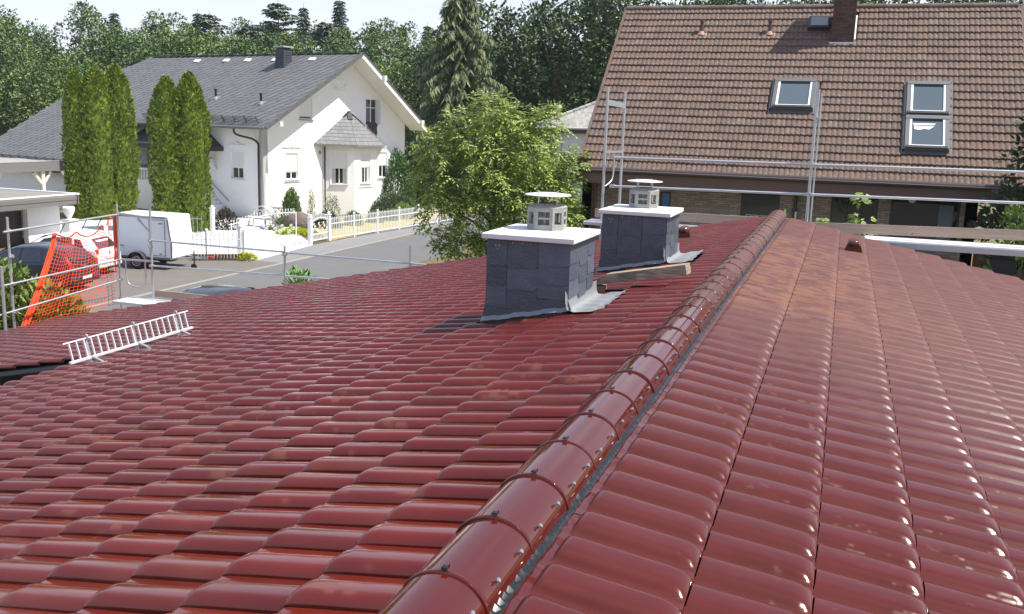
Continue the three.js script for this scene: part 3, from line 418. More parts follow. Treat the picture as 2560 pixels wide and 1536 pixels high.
  obj('purlin', box(0.22, 0.3, 1.7, 8.6, 8.35, 0.7), soffit, wh); obj('purlin', box(0.22, 0.26, 1.7, 12.3, 5.72, 0.7), soffit, wh); obj('purlin', box(0.2, 0.26, 1.7, 0.1, 5.4, 0.6), soffit, wh);
  for (let i = 0; i < 13; i++) { const z = OV - 0.1 - i * 1.55; obj('ridge_slate', box(0.34, 0.03, 1.5, ax, ay + 0.035 + (i % 2) * 0.012, z - 0.75, 0, 0, 0), tints[3], wh); }
  for (const t of [2.2, 5.5, 8.1, 10.2, 13.2]) obj('ridge_vent', box(0.34, 0.05, 0.42, ax - 0.75, ay - 0.36, -t, 0.25, 0, pitch), mat([0.7, 0.7, 0.7], 0.4), wh);
  // gutter, downpipe
  obj('gutter', [rod([lx - 0.06, ly - 0.06, OV], [lx - 0.06, ly - 0.06, -10.3], 0.085, 10)], mat([0.16, 0.14, 0.13], 0.5), wh);
  obj('verge_step', bar([lx - 0.05, ly, -10.3], [lx - 5.0, ly - 3.05, -10.3], 0.08, 0.2), mat([0.3, 0.28, 0.27], 0.6), wh);
  obj('downpipe', [tube([[lx - 0.02, ly - 0.1, -1.3], [lx + 0.02, ly - 0.4, -1.25], [-0.2, ly - 0.72, -0.55], [-0.1, ly - 0.95, -0.3], [-0.1, ly - 1.3, -0.28]], 0.06, 26, 8), rod([-0.1, ly - 1.3, -0.28], [-0.1, 0, -0.28], 0.06)], M.brownPipe, wh);
  // snow guard grids along both eaves
  const grid = (xx, z0, z1) => { const grp = part('snow_guard', fr); const g = []; const h = 0.38; for (let z = z0; z >= z1; z -= 0.1) g.push(box(0.012, h, 0.012, xx, 0.03 + h / 2, z)); for (const y of [0.08, 0.2, 0.32, 0.42]) g.push(box(0.014, 0.014, z0 - z1, xx, y, (z0 + z1) / 2)); obj('guard_mesh', g, M.darkMetal, grp); for (let z = z0; z >= z1; z -= 0.95) obj('guard_post', [box(0.03, 0.46, 0.03, xx + 0.01, 0.23, z), bar([xx + 0.01, 0.3, z], [xx + 0.25, 0.02, z], 0.02, 0.02)], M.darkMetal, grp); };
  grid(-sl + 0.35, 0.4, -9.8); grid(-sl - 5.1, -10.8, -20.5);
  // chimney with flared slate foot
  { const c = part('chimney', wh, [5.5, 8.65, -4.2]); c.scale.setScalar(0.88); const f = (w, d, y) => [[-w, -d], [w, -d], [w, d], [-w, d]].map(([x, z]) => [x, y, z]); const L = [f(0.78, 0.72, -1.0), f(0.6, 0.62, -0.25), f(0.44, 0.5, 0.15), f(0.38, 0.44, 0.8), f(0.37, 0.43, 1.45)]; const gs = []; for (let k = 0; k < L.length - 1; k++) for (let e = 0; e < 4; e++) { const n = (e + 1) % 4; gs.push(quadGeo(L[k][e], L[k][n], L[k + 1][n], L[k + 1][e])); gs[gs.length - 1].scale(1, 1, 1); } obj('chimney_stack', gs.map((g) => boxUV(g)), mat(0xffffff, 0.6, { side: THREE.DoubleSide, map: mottle([0.05, 0.055, 0.07], 0.4, 0.6, 170) }), c); obj('chimney_cap', rbox(1.0, 0.1, 1.1, 0.02, 0, 1.6, 0), mat([0.42, 0.42, 0.42], 0.5, { metalness: 0.4 }), c); obj('chimney_neck', box(0.6, 0.12, 0.7, 0, 1.5, 0), M.darkMetal, c);
    const cs = []; for (let k = 0; k < 7; k++) for (const s of [-1, 1]) cs.push(box(0.72 - k * 0.02, 0.015, 0.02, 0, 0.2 + k * 0.17, s * (0.5 - k * 0.009)), box(0.02, 0.015, 0.85, s * (0.44 - k * 0.009), 0.2 + k * 0.17, 0)); obj('slate_course', cs, M.darkMetal, c); }
  for (const [s, t] of [[1.66, 6.0], [1.24, 1.5]]) { const y = lerp(ly, ay, (s - lx) / (ax - lx)); const v = part('vent_pipe', wh, [s, y, -t]); obj('pipe', [cyl(0.07, 0.07, 0.5, 0, 0.3, 0, 10), cyl(0.1, 0.085, 0.1, 0, 0.56, 0, 10)], M.darkMetal, v); obj('flange', [cyl(0.2, 0.08, 0.18, 0, 0.06, 0, 10), box(0.5, 0.02, 0.5, 0, 0.03, 0, 0, 0, pitch)], mat([0.2, 0.2, 0.21], 0.6), v); }

  // ---- bay with hipped slate roof ----
  const bay = part('bay', wh); const P = [[4.8, 0], [6.15, 1.2], [8.2, 1.2], [9.55, 0]], hB = 4.25;
  const face = (i, holes) => { const [a0, a1] = [P[i], P[i + 1]], w = Math.hypot(a1[0] - a0[0], a1[1] - a0[1]), ang = Math.atan2(a1[1] - a0[1], a1[0] - a0[0]); const g = extr(rect(0, -0.4, w, hB), 0.25, holes); g.translate(0, 0, -0.25); const grp = part('bay_side', bay, [a0[0], 0, a0[1]], -ang); obj('bay_wall', boxUV(g), M.plaster, grp); return [grp, w]; };
  { const [g, w] = face(0, [rect(0.42, 1.85, 1.36, 3.8)]); const u = windowUnit(g, 'window', 0.94, 1.95, { shutter: 0.95, curtain: true }); u.position.set(0.42, 1.85, 0); obj('surround', [box(1.2, 0.05, 0.05, 0.89, 3.86, 0.015), box(0.07, 1.95, 0.03, 0.36, 2.82, 0.01), box(0.07, 1.95, 0.03, 1.42, 2.82, 0.01)], M.plaster, g); }
  { const [g, w] = face(1, [rect(0.55, 1.9, 1.45, 3.75)]); const u = windowUnit(g, 'window', 0.9, 1.85, { shutter: 0.85, curtain: true }); u.position.set(0.55, 1.9, 0); obj('surround', [box(1.2, 0.06, 0.06, 1, 1.68, 0.02)], M.plaster, g); }
  face(2, []);
  obj('bay_interior', box(2.5, 4, 0.1, 7.1, 2, 0.1), mat([0.4, 0.38, 0.35], 0.9), bay);
  const E4 = [[3.95, 4.28, 0], [5.95, 4.24, 1.58], [8.42, 4.24, 1.58], [10.2, 4.28, 0]], AP = [6.9, 6.2, 0];
  for (let k = 0; k < 3; k++) { const A = V(...E4[k]), B = V(...E4[k + 1]), C = V(...AP); const hip = part('bay_roof', bay); const base = new THREE.BufferGeometry(); const up = 0.0; base.setAttribute('position', new THREE.Float32BufferAttribute([...A, ...B, ...C, ...A.clone().add(V(0, -0.08, 0)), ...C.clone().add(V(0, -0.08, 0)), ...B.clone().add(V(0, -0.08, 0)), ...A.clone().add(V(0, -0.08, 0)), ...B, ...A, ...A.clone().add(V(0, -0.08, 0)), ...B.clone().add(V(0, -0.08, 0)), ...B], 3)); base.computeVertexNormals(); obj('board', boxUV(base), mat([0.1, 0.1, 0.1], 0.8, { side: THREE.DoubleSide }), hip);
    // slates in courses on each hip
    const ex = B.clone().sub(A), w = ex.length(); ex.normalize(); const nrm = ex.clone().cross(C.clone().sub(A)).normalize(); if (nrm.y < 0) nrm.negate(); const ey = nrm.clone().cross(ex).normalize(); if (ey.y < 0) ey.negate(); const Hh = C.clone().sub(A).dot(ey), cx = C.clone().sub(A).dot(ex); const rows = 9; const dh = Hh / rows;
    for (let r = 0; r < rows; r++) { const y0 = r * dh, t0 = y0 / Hh, l = cx * t0, rr = lerp(w, cx, t0), n = Math.max(1, Math.round((rr - l) / 0.34)), cwid = (rr - l) / n; for (let i = 0; i < n; i++) { const yy1 = Math.min(Hh, y0 + dh * 1.15), t1 = yy1 / Hh; const xa = l + i * cwid, xb = xa + cwid - 0.012; const fx = (x, t) => clamp(x, cx * t, lerp(w, cx, t)); const Q = (x, y, z) => A.clone().addScaledVector(ex, x).addScaledVector(ey, y).addScaledVector(nrm, z); const p = [Q(xa, y0, 0.03), Q(xb, y0 - 0.03, 0.03), Q(fx(xb, t1), yy1, 0.008), Q(fx(xa, t1), yy1, 0.008)]; const pb = [Q(xa, y0, 0.005), Q(xb, y0 - 0.03, 0.005)]; obj('slate', [quadGeo(p[0], p[1], p[2], p[3]), quadGeo(pb[0], pb[1], p[1], p[0])].map((g) => boxUV(g)), bayTint[Math.floor(Rr() * 4)], hip); } } }
  obj('bay_roof_cap', [bar([AP[0], AP[1] + 0.04, 0.02], [lerp(AP[0], E4[1][0], 0.25), lerp(AP[1], E4[1][1], 0.25) + 0.05, 0.4], 0.3, 0.05), bar([6.9, 6.26, 0.05], [8.3, 5.38, 0.05], 0.1, 0.05), bar([6.9, 6.26, 0.05], [6.4, 5.92, 0.05], 0.1, 0.05)], M.darkMetal, bay);
  obj('bay_gutter', [bar([3.95, 4.24, 0.0], [5.95, 4.2, 1.62], 0.09, 0.09), bar([5.95, 4.2, 1.62], [8.42, 4.2, 1.62], 0.09, 0.09), bar([8.42, 4.2, 1.62], [10.2, 4.24, 0], 0.09, 0.09)], mat([0.2, 0.2, 0.2], 0.5), bay);
  obj('bay_downpipe', [rod([4.72, 4.1, 0.12], [4.72, 0, 0.12], 0.05)], M.brownPipe, bay);
  obj('meter_box', box(0.14, 0.2, 0.06, 4.4, 3.75, 0.03), mat([0.25, 0.25, 0.25], 0.6), wh);
  obj('cellar_window', box(0.9, 0.08, 0.05, 2.4, 0.55, 0.02), mat([0.3, 0.3, 0.3], 0.7), wh); obj('cellar_window', box(0.9, 0.08, 0.05, 10.9, 0.5, 0.02), mat([0.3, 0.3, 0.3], 0.7), wh);

  // ---- porch canopy, stairs, lantern on the left wall ----
  const porch = part('porch_canopy', wh);
  obj('canopy_roof', [extr([[3.5, 3.85], [11.4, 3.85], [9.8, 4.95], [5.1, 4.95]], 0.05).rotateY(-Math.PI / 2).rotateZ(0).scale(1, 1, -1).translate(-0.5, 0, 0)].map((g) => g), mat([0.035, 0.035, 0.04], 0.7, { side: THREE.DoubleSide }), porch);
  obj('canopy_slope', [quadGeo([-1.5, 3.95, -3.4], [-1.5, 3.95, -11.5], [-0.02, 5.1, -9.8], [-0.02, 5.1, -5.1]), quadGeo([-1.5, 3.95, -3.4], [-0.02, 5.1, -5.1], [-0.02, 3.95, -3.4], [-0.02, 3.94, -3.4])].map((g) => boxUV(g)), mat([0.05, 0.05, 0.055], 0.7, { side: THREE.DoubleSide }), porch);
  obj('canopy_fascia', [box(0.06, 0.28, 8.1, -1.52, 3.85, -7.45), box(1.5, 0.28, 0.06, -0.76, 3.85, -3.4)], mat([0.05, 0.045, 0.045], 0.7), porch);
  obj('canopy_brace', [bar([-1.3, 3.7, -4.0], [-0.05, 2.6, -4.0], 0.12, 0.12), bar([-1.3, 3.7, -11], [-0.05, 2.6, -11], 0.12, 0.12)], soffit, porch);
  const stairs = part('stairs', wh); const st = []; for (let i = 0; i < 9; i++) st.push(box(1.4, 0.2 * (i + 1), 0.3, -0.75, 0.1 * (i + 1), -3.0 - 0.3 * i)); st.push(box(1.6, 1.8, 5, -0.8, 0.9, -8.2)); obj('step', st, M.plaster, stairs);
  obj('handrail', rod([-0.12, 0.85, -2.9], [-0.12, 2.75, -5.8], 0.03), mat([0.3, 0.3, 0.3], 0.4, { metalness: 0.5 }), stairs);
  { const b = []; for (let i = 0; i < 9; i++) b.push(lathe([[0.05, 0], [0.06, 0.05], [0.09, 0.2], [0.045, 0.42], [0.06, 0.55], [0.05, 0.6]], -1.55, 1.8, -8.0 - i * 0.26, 10)); obj('baluster', b, M.plaster, stairs); obj('balustrade', [box(0.2, 0.1, 2.6, -1.55, 2.45, -9.05), box(0.3, 2.9, 0.3, -1.55, 1.2, -7.75), lathe([[0, 0], [0.14, 0.02], [0.15, 0.14], [0.08, 0.24], [0, 0.28]], -1.55, 2.65, -7.75, 12), bar([-1.55, 2.4, -7.9], [-1.55, 0.6, -5.2], 0.16, 0.12)], M.plaster, stairs); }
  obj('wall_lantern', [cyl(0.1, 0.16, 0.34, -0.32, 3.05, -4.15, 6), cyl(0.17, 0.02, 0.16, -0.32, 3.3, -4.15, 6), bar([-0.02, 2.7, -4.15], [-0.3, 2.86, -4.15], 0.04, 0.04), box(0.05, 0.7, 0.16, -0.02, 2.55, -4.15)], M.white, wh);
}
// ================= brick house with brown concrete tiles =================
const bh = thing('brick_house', 'brown brick house with large weathered red-brown tiled roof and roof windows', 'house', [0, 0, 0]);
const BH = { x0: -6.45, x1: 5.46, ez: -27.36, ey: 0.0, rz: -32.83, ry: 5.14 };
{
  const sl = Math.hypot(BH.ry - BH.ey, BH.ez - BH.rz), pt = Math.atan2(BH.ry - BH.ey, BH.ez - BH.rz);
  const fr = part('tile_roof', bh, [0, BH.ey, BH.ez]); fr.rotation.x = pt; // local -Z runs up the slope, Y is its normal
  const board = box(BH.x1 - BH.x0, 0.1, sl, (BH.x0 + BH.x1) / 2, -0.07, -sl / 2); obj('roof_board', board, mat([0.14, 0.1, 0.07], 0.9), fr);
  { const g = box(BH.x1 - BH.x0, 0.1, sl, (BH.x0 + BH.x1) / 2, -0.05, -sl / 2); g.rotateX(pt); g.scale(1, 1, -1); g.translate(0, BH.ey, 2 * BH.rz - BH.ez); g.translate(0, 0, 2 * (BH.ez - BH.rz) * 0 ); const gg = box(BH.x1 - BH.x0, 0.1, sl, (BH.x0 + BH.x1) / 2, -0.05, sl / 2); gg.rotateX(-pt); gg.translate(0, BH.ey, 2 * BH.rz - BH.ez); obj('rear_slope', gg, mat([0.18, 0.1, 0.07], 0.9), bh); }
  // two-roll tile
  const tw = 0.2836, th = sl / 23, N = 13, prof = []; for (let i = 0; i < N; i++) { const x = i / (N - 1) * tw, ph = (x / tw * 2) % 1; prof.push([x - tw / 2, 0.026 * Math.pow(Math.max(0, Math.sin(Math.PI * ph)), 0.8) * (i === N - 1 ? 1 : 1)]); }
  const tg = (() => { const pos = [], idx = [], uv = []; const rows = [[0.06, 0.002, 1], [-th * 0.0 + 0.0, 0, 1]]; const zs = [-th - 0.03, -0.03, 0.0]; const lift = [0.0, 0.044, 0.041];
    zs.forEach((z, r) => prof.forEach(([x, y]) => { pos.push(x, y * (r === 2 ? 0.86 : 1) + lift[r], z); uv.push(x + tw / 2, z + th); })); prof.forEach(([x, y]) => { pos.push(x, y * 0.8 - 0.004, 0.001); uv.push(x, 0.02); });
    for (let r = 0; r < 3; r++) for (let i = 0; i < N - 1; i++) { const a = r * N + i, b = a + 1, c = a + N, d = c + 1; idx.push(a, c, b, b, c, d); }
    const g = new THREE.BufferGeometry(); g.setAttribute('position', new THREE.Float32BufferAttribute(pos, 3)); g.setAttribute('uv', new THREE.Float32BufferAttribute(uv, 2)); g.setIndex(idx); g.computeVertexNormals(); return g; })();
  const base = [[0.132, 0.083, 0.062], [0.122, 0.079, 0.06], [0.139, 0.085, 0.062], [0.129, 0.087, 0.068], [0.113, 0.074, 0.058], [0.146, 0.1, 0.079]];
  const tm = base.map((b, k) => mat(0xffffff, 0.88, { map: tex(64, 64, (i, j) => { const n = fbm(i / 6, j / 6, 3, 300 + k), l = sst(0.7, 0.82, fbm(i / 3.2, j / 3.2, 2, 310 + k)), d = sst(0.6, 0.8, fbm(i / 9, j / 14, 2, 320 + k)); let c = b.map((v) => v * (0.72 + 0.56 * n)); c = mix3(c, [0.12, 0.085, 0.065], d * 0.45); return mix3(c, [0.36, 0.32, 0.27], l * 0.3); }) }));
  const cols = Math.round((BH.x1 - BH.x0) / tw), list = [];
  const SK = [[-1.06, 0.0, 2.98, 4.22], [2.36, 3.55, 1.2, 4.12]]; // skylights: x0,x1, s0,s1 up the slope
  const sOf = (y) => (y - BH.ey) / Math.sin(pt);
  const chS = [0.18, 0.86, sOf(3.93), sOf(4.95)], hat = [-0.5, 0.12, sOf(4.3), sOf(4.75)];
  const skip = [[-1.26, -0.02, 2.6, 3.93], [2.4, 3.56, 1.12, 3.9], [chS[0] + 0.05, chS[1] - 0.05, chS[2] + 0.15, chS[3] - 0.1]];
  const R = rng(41);
  for (let r = 0; r < 23; r++) for (let c = 0; c < cols; c++) { const x = BH.x0 + (c + 0.5) * tw, s = r * th; let ok = true; for (const [a, b, e, f] of skip) if (x > a && x < b && s + th / 2 > e && s + th / 2 < f) ok = false; if (ok) list.push([x, s, R(), R()]); }
  const lib = list.map((p) => { const d = Math.hypot(p[0] - camP.x, BH.ez - p[1] * Math.cos(pt)); return [d, p]; }).sort((a, b) => a[0] - b[0]).map((e) => e[1]);
  const bk = tm.map(() => []);
  const mk = (p, o) => { o.position.set(p[0], (p[2] - 0.5) * 0.006, -p[1] + (p[3] - 0.5) * 0.012); o.rotation.set((p[2] - 0.5) * 0.012, (p[3] - 0.5) * 0.012, 0); };
  lib.forEach((p, i) => { const k = Math.floor(clamp(fbm(p[0] * 0.7, p[1] * 0.7, 3, 9) * 0.6 + p[2] * 0.55 - 0.08, 0, 0.999) * 6); if (i < 300) { const m = obj('roof_tile', tg, tm[k], fr); mk(p, m); } else bk[k].push(p); });
  bk.forEach((b, k) => { if (!b.length) return; const im = new THREE.InstancedMesh(tg, tm[k], b.length), d = new THREE.Object3D(); b.forEach((p, i) => { mk(p, d); d.updateMatrix(); im.setMatrixAt(i, d.matrix); }); im.name = 'roof_tiles'; stuff(im); fr.add(im); });
  // ridge and verge tiles
  const rg = new THREE.CylinderGeometry(0.115, 0.125, 0.43, 12, 1, false, -Math.PI / 2, Math.PI); rg.rotateZ(Math.PI / 2); rg.rotateX(0);
  { const half = new THREE.CylinderGeometry(0.11, 0.125, 0.42, 14, 1, true); half.rotateZ(Math.PI / 2); for (let i = 0; i < 29; i++) { const m = obj('ridge_tile', half, tm[[3, 4, 5][i % 3]], bh); m.position.set(BH.x0 + 0.2 + i * 0.408, BH.ry - 0.03, BH.rz + 0.02); } }
  for (let r = 0; r < 23; r++) for (const x of [BH.x0 - 0.03, BH.x1 + 0.03]) { const m = obj('verge_tile', box(0.09, 0.1, th + 0.02, 0, 0, 0), tm[r % 6], fr); m.position.set(x, 0.0, -r * th - th / 2); m.rotation.x = 0.05; }
  // skylights
  const dk = mat([0.05, 0.05, 0.052], 0.4, { metalness: 0.4 }), grey = mat([0.15, 0.15, 0.15], 0.4, { metalness: 0.4 });
  const skyGlass = pmat([0.05, 0.075, 0.09], 0.03, { ior: 1.6, clearcoat: 1, clearcoatRoughness: 0.02 });
  const skylight = (x0, x1, s0, s1, blind) => { const k = part('skylight', bh, [0, BH.ey, BH.ez]); k.rotation.x = pt; const w = x1 - x0, h = s1 - s0, cx = (x0 + x1) / 2, cz = -(s0 + s1) / 2; const fw = 0.11;
    obj('flashing', box(w + 0.16, 0.05, h + 0.2, cx, 0.025, cz), grey, k);
    obj('sash', [box(w, 0.12, fw, cx, 0.1, -s0 - fw / 2), box(w, 0.14, fw * 1.2, cx, 0.1, -s1 + fw / 2), box(fw, 0.12, h - 2 * fw, x0 + fw / 2, 0.1, cz), box(fw, 0.12, h - 2 * fw, x1 - fw / 2, 0.1, cz)], grey, k);
    obj('sash_cover', [rbox(w * 0.96, 0.05, 0.1, 0.015, cx, 0.165, -s0 - 0.06), box(0.05, 0.1, h, x0 - 0.03, 0.08, cz)], dk, k);
    const iw = 0.055; obj('inner_frame', [box(w - 2 * fw, 0.05, iw, cx, 0.125, -s0 - fw - iw / 2), box(iw, 0.05, h - 2 * fw - iw, x0 + fw + iw / 2, 0.125, cz - iw / 2), box(iw, 0.05, h - 2 * fw - iw, x1 - fw - iw / 2, 0.125, cz - iw / 2)], M.white, k);
    obj('pane', box(w - 2 * fw - iw, 0.01, h - 2 * fw, cx, 0.11, cz), skyGlass, k);
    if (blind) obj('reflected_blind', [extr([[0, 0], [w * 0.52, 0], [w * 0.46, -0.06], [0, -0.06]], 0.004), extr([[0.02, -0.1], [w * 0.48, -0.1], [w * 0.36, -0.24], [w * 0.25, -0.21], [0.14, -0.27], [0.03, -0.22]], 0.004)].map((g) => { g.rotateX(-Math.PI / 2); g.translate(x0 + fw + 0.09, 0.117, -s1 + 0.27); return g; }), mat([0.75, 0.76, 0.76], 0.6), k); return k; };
  skylight(-1.24, -0.06, 2.62, 3.9); skylight(2.42, 3.54, 2.5, 3.86); skylight(2.42, 3.54, 1.14, 2.44, true);
  // chimney, hatch, vents
  const cy = BH.ry; const brk = brickMat([0.1, 0.058, 0.048], 0.3);
  { const c = part('chimney', bh, [0.52, 3.95, -31.85]); obj('stack', boxUV(box(0.66, 2.9, 0.9, 0, 0.95, -0.1).toNonIndexed()), brk, c); obj('lead_edge', [box(0.04, 0.06, 1.15, 0.36, 0.45, 0.05, 0, pt), box(0.74, 0.12, 0.05, 0, -0.06, 0.38)], mat([0.75, 0.75, 0.74], 0.5), c); obj('crown', box(0.8, 0.1, 1.05, 0, 2.45, -0.1), mat([0.2, 0.2, 0.2], 0.8), c); }
  { const k = part('roof_hatch', bh, [-0.22, 4.32, -31.9]); k.rotation.x = pt; obj('hatch_frame', [box(0.6, 0.14, 0.52, 0, 0.1, -0.25)], dk, k); obj('hatch_pane', box(0.5, 0.02, 0.42, 0.02, 0.18, -0.25), skyGlass, k); }
  for (const x of [-3.78, -1.66]) { const v = part('vent_pipe', bh, [x, 4.22, -31.85]); const vm = tm[1]; obj('pipe', [cyl(0.055, 0.05, 0.36, 0, 0.22, 0, 12), cyl(0.075, 0.07, 0.06, 0, 0.4, 0, 12)], mat([0.09, 0.045, 0.04], 0.7), v); obj('vent_base', [cyl(0.13, 0.06, 0.12, 0, 0.03, 0.02, 12), box(0.3, 0.05, 0.34, 0.03, -0.05, 0.07, 0, pt)], mat([0.42, 0.24, 0.18], 0.8), v); }
  // walls
  const wz = BH.ez - 0.95, wallM = brickMat([0.27, 0.215, 0.17], 1);
  const wx0 = -6.55, wx1 = 4.42, yb = -3.2, yt = -0.05;
  const openings = [[-1.78, -1.62, -0.62, -0.2], [-2.52, -1.9, -0.62, -0.95].slice(0, 0)].filter((o) => o.length);
  const op = [[-4.16, -1.4, -3.83, -0.62], [-1.8, -1.6, -0.72, -0.42], [0.68, -2.6, 1.92, -0.42], [2.24, -1.6, 4.0, -0.42]];
  const wall = extr(rect(wx0, yb, wx1, yt), 0.3, op.map((o) => rect(o[0], o[1], o[2], o[3]))); wall.translate(0, 0, wz - 0.3);
  const gab = (x) => { const g = extr([[-wz, yb], [-wz, yt], [-BH.rz, BH.ry - 0.3], [-2 * BH.rz + wz, yt], [-2 * BH.rz + wz, yb]], 0.3); g.rotateY(Math.PI / 2); g.translate(x, 0, 0); return g; };
  obj('wall', [wall, gab(wx0), gab(wx1 - 0.3), box(wx1 - wx0, 3.1, 0.3, (wx0 + wx1) / 2, -1.65, 2 * BH.rz - wz)].map((g) => boxUV(g.index ? g.toNonIndexed() : g)), wallM, bh);
  obj('interior', box(wx1 - wx0 - 0.7, 3, 0.1, -1, -1.7, wz - 1.6), mat([0.35, 0.32, 0.28], 0.9), bh);
  const fm = mat([0.035, 0.028, 0.026], 0.5);
  const dg = pmat([0.008, 0.012, 0.008], 0.03, { clearcoat: 1, clearcoatRoughness: 0.02 });
  for (const [i, o] of op.entries()) { const u = windowUnit(bh, i === 2 ? 'door' : 'window', o[2] - o[0], o[3] - o[1], { frameMat: fm, glass: i === 0 ? pmat([0.06, 0.16, 0.32], 0.05, {}) : dg, mullion: false, sill: false }); u.position.set(o[0], o[1], wz + 0.04); }
  obj('window_head_rail', box(1.1, 0.03, 0.03, -1.26, -0.46, wz + 0.06), M.alu, bh);
  // balcony blocks mirrored in the pane are a flower ledge inside the window
  const fl = []; for (let i = 0; i < 6; i++) fl.push(box(0.03, 0.11, 0.02, -1.62 + i * 0.15, -1.22, wz - 0.0), box(0.15, 0.025, 0.02, -1.62 + i * 0.15 + 0.05, -1.16, wz), box(0.15, 0.03, 0.02, -1.62 + i * 0.15 + 0.05, -1.29, wz)); obj('window_ledge_grille', fl, mat([0.35, 0.42, 0.46], 0.6), bh);
  obj('net_curtain', box(0.36, 1.0, 0.01, 3.65, -1.1, wz - 0.02), mat([0.14, 0.18, 0.2], 0.9), bh);
  // fascia, gutter, soffit, downpipes
  const cop = mat(0xffffff, 0.6, { map: mottle([0.12, 0.068, 0.055], 0.2, 1.2, 50) });
  obj('fascia', box(BH.x1 - BH.x0 + 0.12, 0.3, 0.05, (BH.x0 + BH.x1) / 2, -0.26, BH.ez + 0.0), cop, bh);
  { const g = new THREE.CylinderGeometry(0.085, 0.085, BH.x1 - BH.x0 + 0.16, 12, 1, true, 0, Math.PI); g.rotateZ(Math.PI / 2); g.rotateX(Math.PI / 2); g.translate((BH.x0 + BH.x1) / 2, -0.02, BH.ez + 0.11); obj('gutter', g, mat([0.1, 0.075, 0.068], 0.35, { metalness: 0.5, side: THREE.DoubleSide }), bh); obj('gutter_rim', rod([BH.x0 - 0.05, -0.022, BH.ez + 0.195], [BH.x1 + 0.05, -0.022, BH.ez + 0.195], 0.012, 6), mat([0.3, 0.26, 0.25], 0.3, { metalness: 0.6 }), bh); }
  obj('soffit', box(BH.x1 - BH.x0, 0.03, 0.95, (BH.x0 + BH.x1) / 2, -0.34, BH.ez - 0.47), mat([0.06, 0.045, 0.04], 0.8), bh);
  obj('downpipe', rod([-6.12, -0.4, wz + 0.08], [-6.12, -3, wz + 0.08], 0.05), mat([0.13, 0.075, 0.06], 0.45, { metalness: 0.3 }), bh); obj('downpipe', rod([-0.28, -0.4, wz + 0.08], [-0.28, -3, wz + 0.08], 0.05), mat([0.04, 0.03, 0.03], 0.5), bh);
  { const l = part('globe_lamp', bh, [2.74, -0.42, wz + 0.5]); obj('globe', lathe([[0, -0.13], [0.07, -0.11], [0.12, -0.03], [0.11, 0.05], [0.05, 0.1], [0.04, 0.12]], 0, 0, 0, 16), mat([0.6, 0.6, 0.62], 0.15), l); obj('stem', rod([0, 0.1, 0], [0, 0.24, 0], 0.02), fm, l); }
  { const l = part('wall_lamp', bh, [4.28, -1.0, wz + 0.02]); obj('plate', cyl(0.07, 0.07, 0.03, 0, 0, 0.02, 12, Math.PI / 2), fm, l); obj('lamp_body', sphere(0.11, 0, -0.06, 0.14, 1, 0.9, 1, 12, 8), fm, l); }
  // side extension to the right with slatted timber
  const ex = part('timber_lean_to', bh, [4.45, 0, wz - 0.4]); obj('lean_to_wall', box(1.6, 1.0, 0.1, 0.85, -2.1, 0), mat([0.15, 0.06, 0.03], 0.7), ex); for (let i = 0; i < 4; i++) obj('slat', box(1.6, 0.03, 0.05, 0.85, -1.12 - i * 0.1, 0.1), mat([0.5, 0.48, 0.46], 0.6), ex); obj('lean_to_beam', box(1.7, 0.14, 0.1, 0.85, -0.92, 0.1), mat([0.2, 0.12, 0.07], 0.7), ex);
}
function brickMat(c, s) { const W_ = 256, H_ = 256, bw = 64, bhh = 16; // fine running bond, too small in the picture to pick apart
  const map = tex(W_, H_, (i, j) => { const r = Math.floor(j / bhh), o = (r % 2) * bw / 2, bx = Math.floor((i + o) / bw) % 4, fx = (i + o) % bw, fy = j % bhh, m = fx < 3 || fy < 3; const k = 0.7 + 0.6 * h2(bx, r, 9), n = 0.8 + 0.4 * vnoise(i / 3, j / 3, 4); return m ? c.map((v) => v * 0.55) : [c[0] * k * n, c[1] * k * n * (0.93 + 0.14 * h2(bx, r, 3)), c[2] * k * n]; });
  const bmp = tex(W_, H_, (i, j) => { const r = Math.floor(j / bhh), o = (r % 2) * bw / 2, fx = (i + o) % bw, fy = j % bhh; return fx < 3 || fy < 3 ? 0.2 : 0.85 + 0.15 * vnoise(i / 2, j / 2, 6); }, false);
  for (const t of [map, bmp]) t.repeat.set(1 / 1.0, 1 / 1.04); return mat(0xffffff, 0.92, { map, bumpMap: bmp, bumpScale: 0.008 }); }

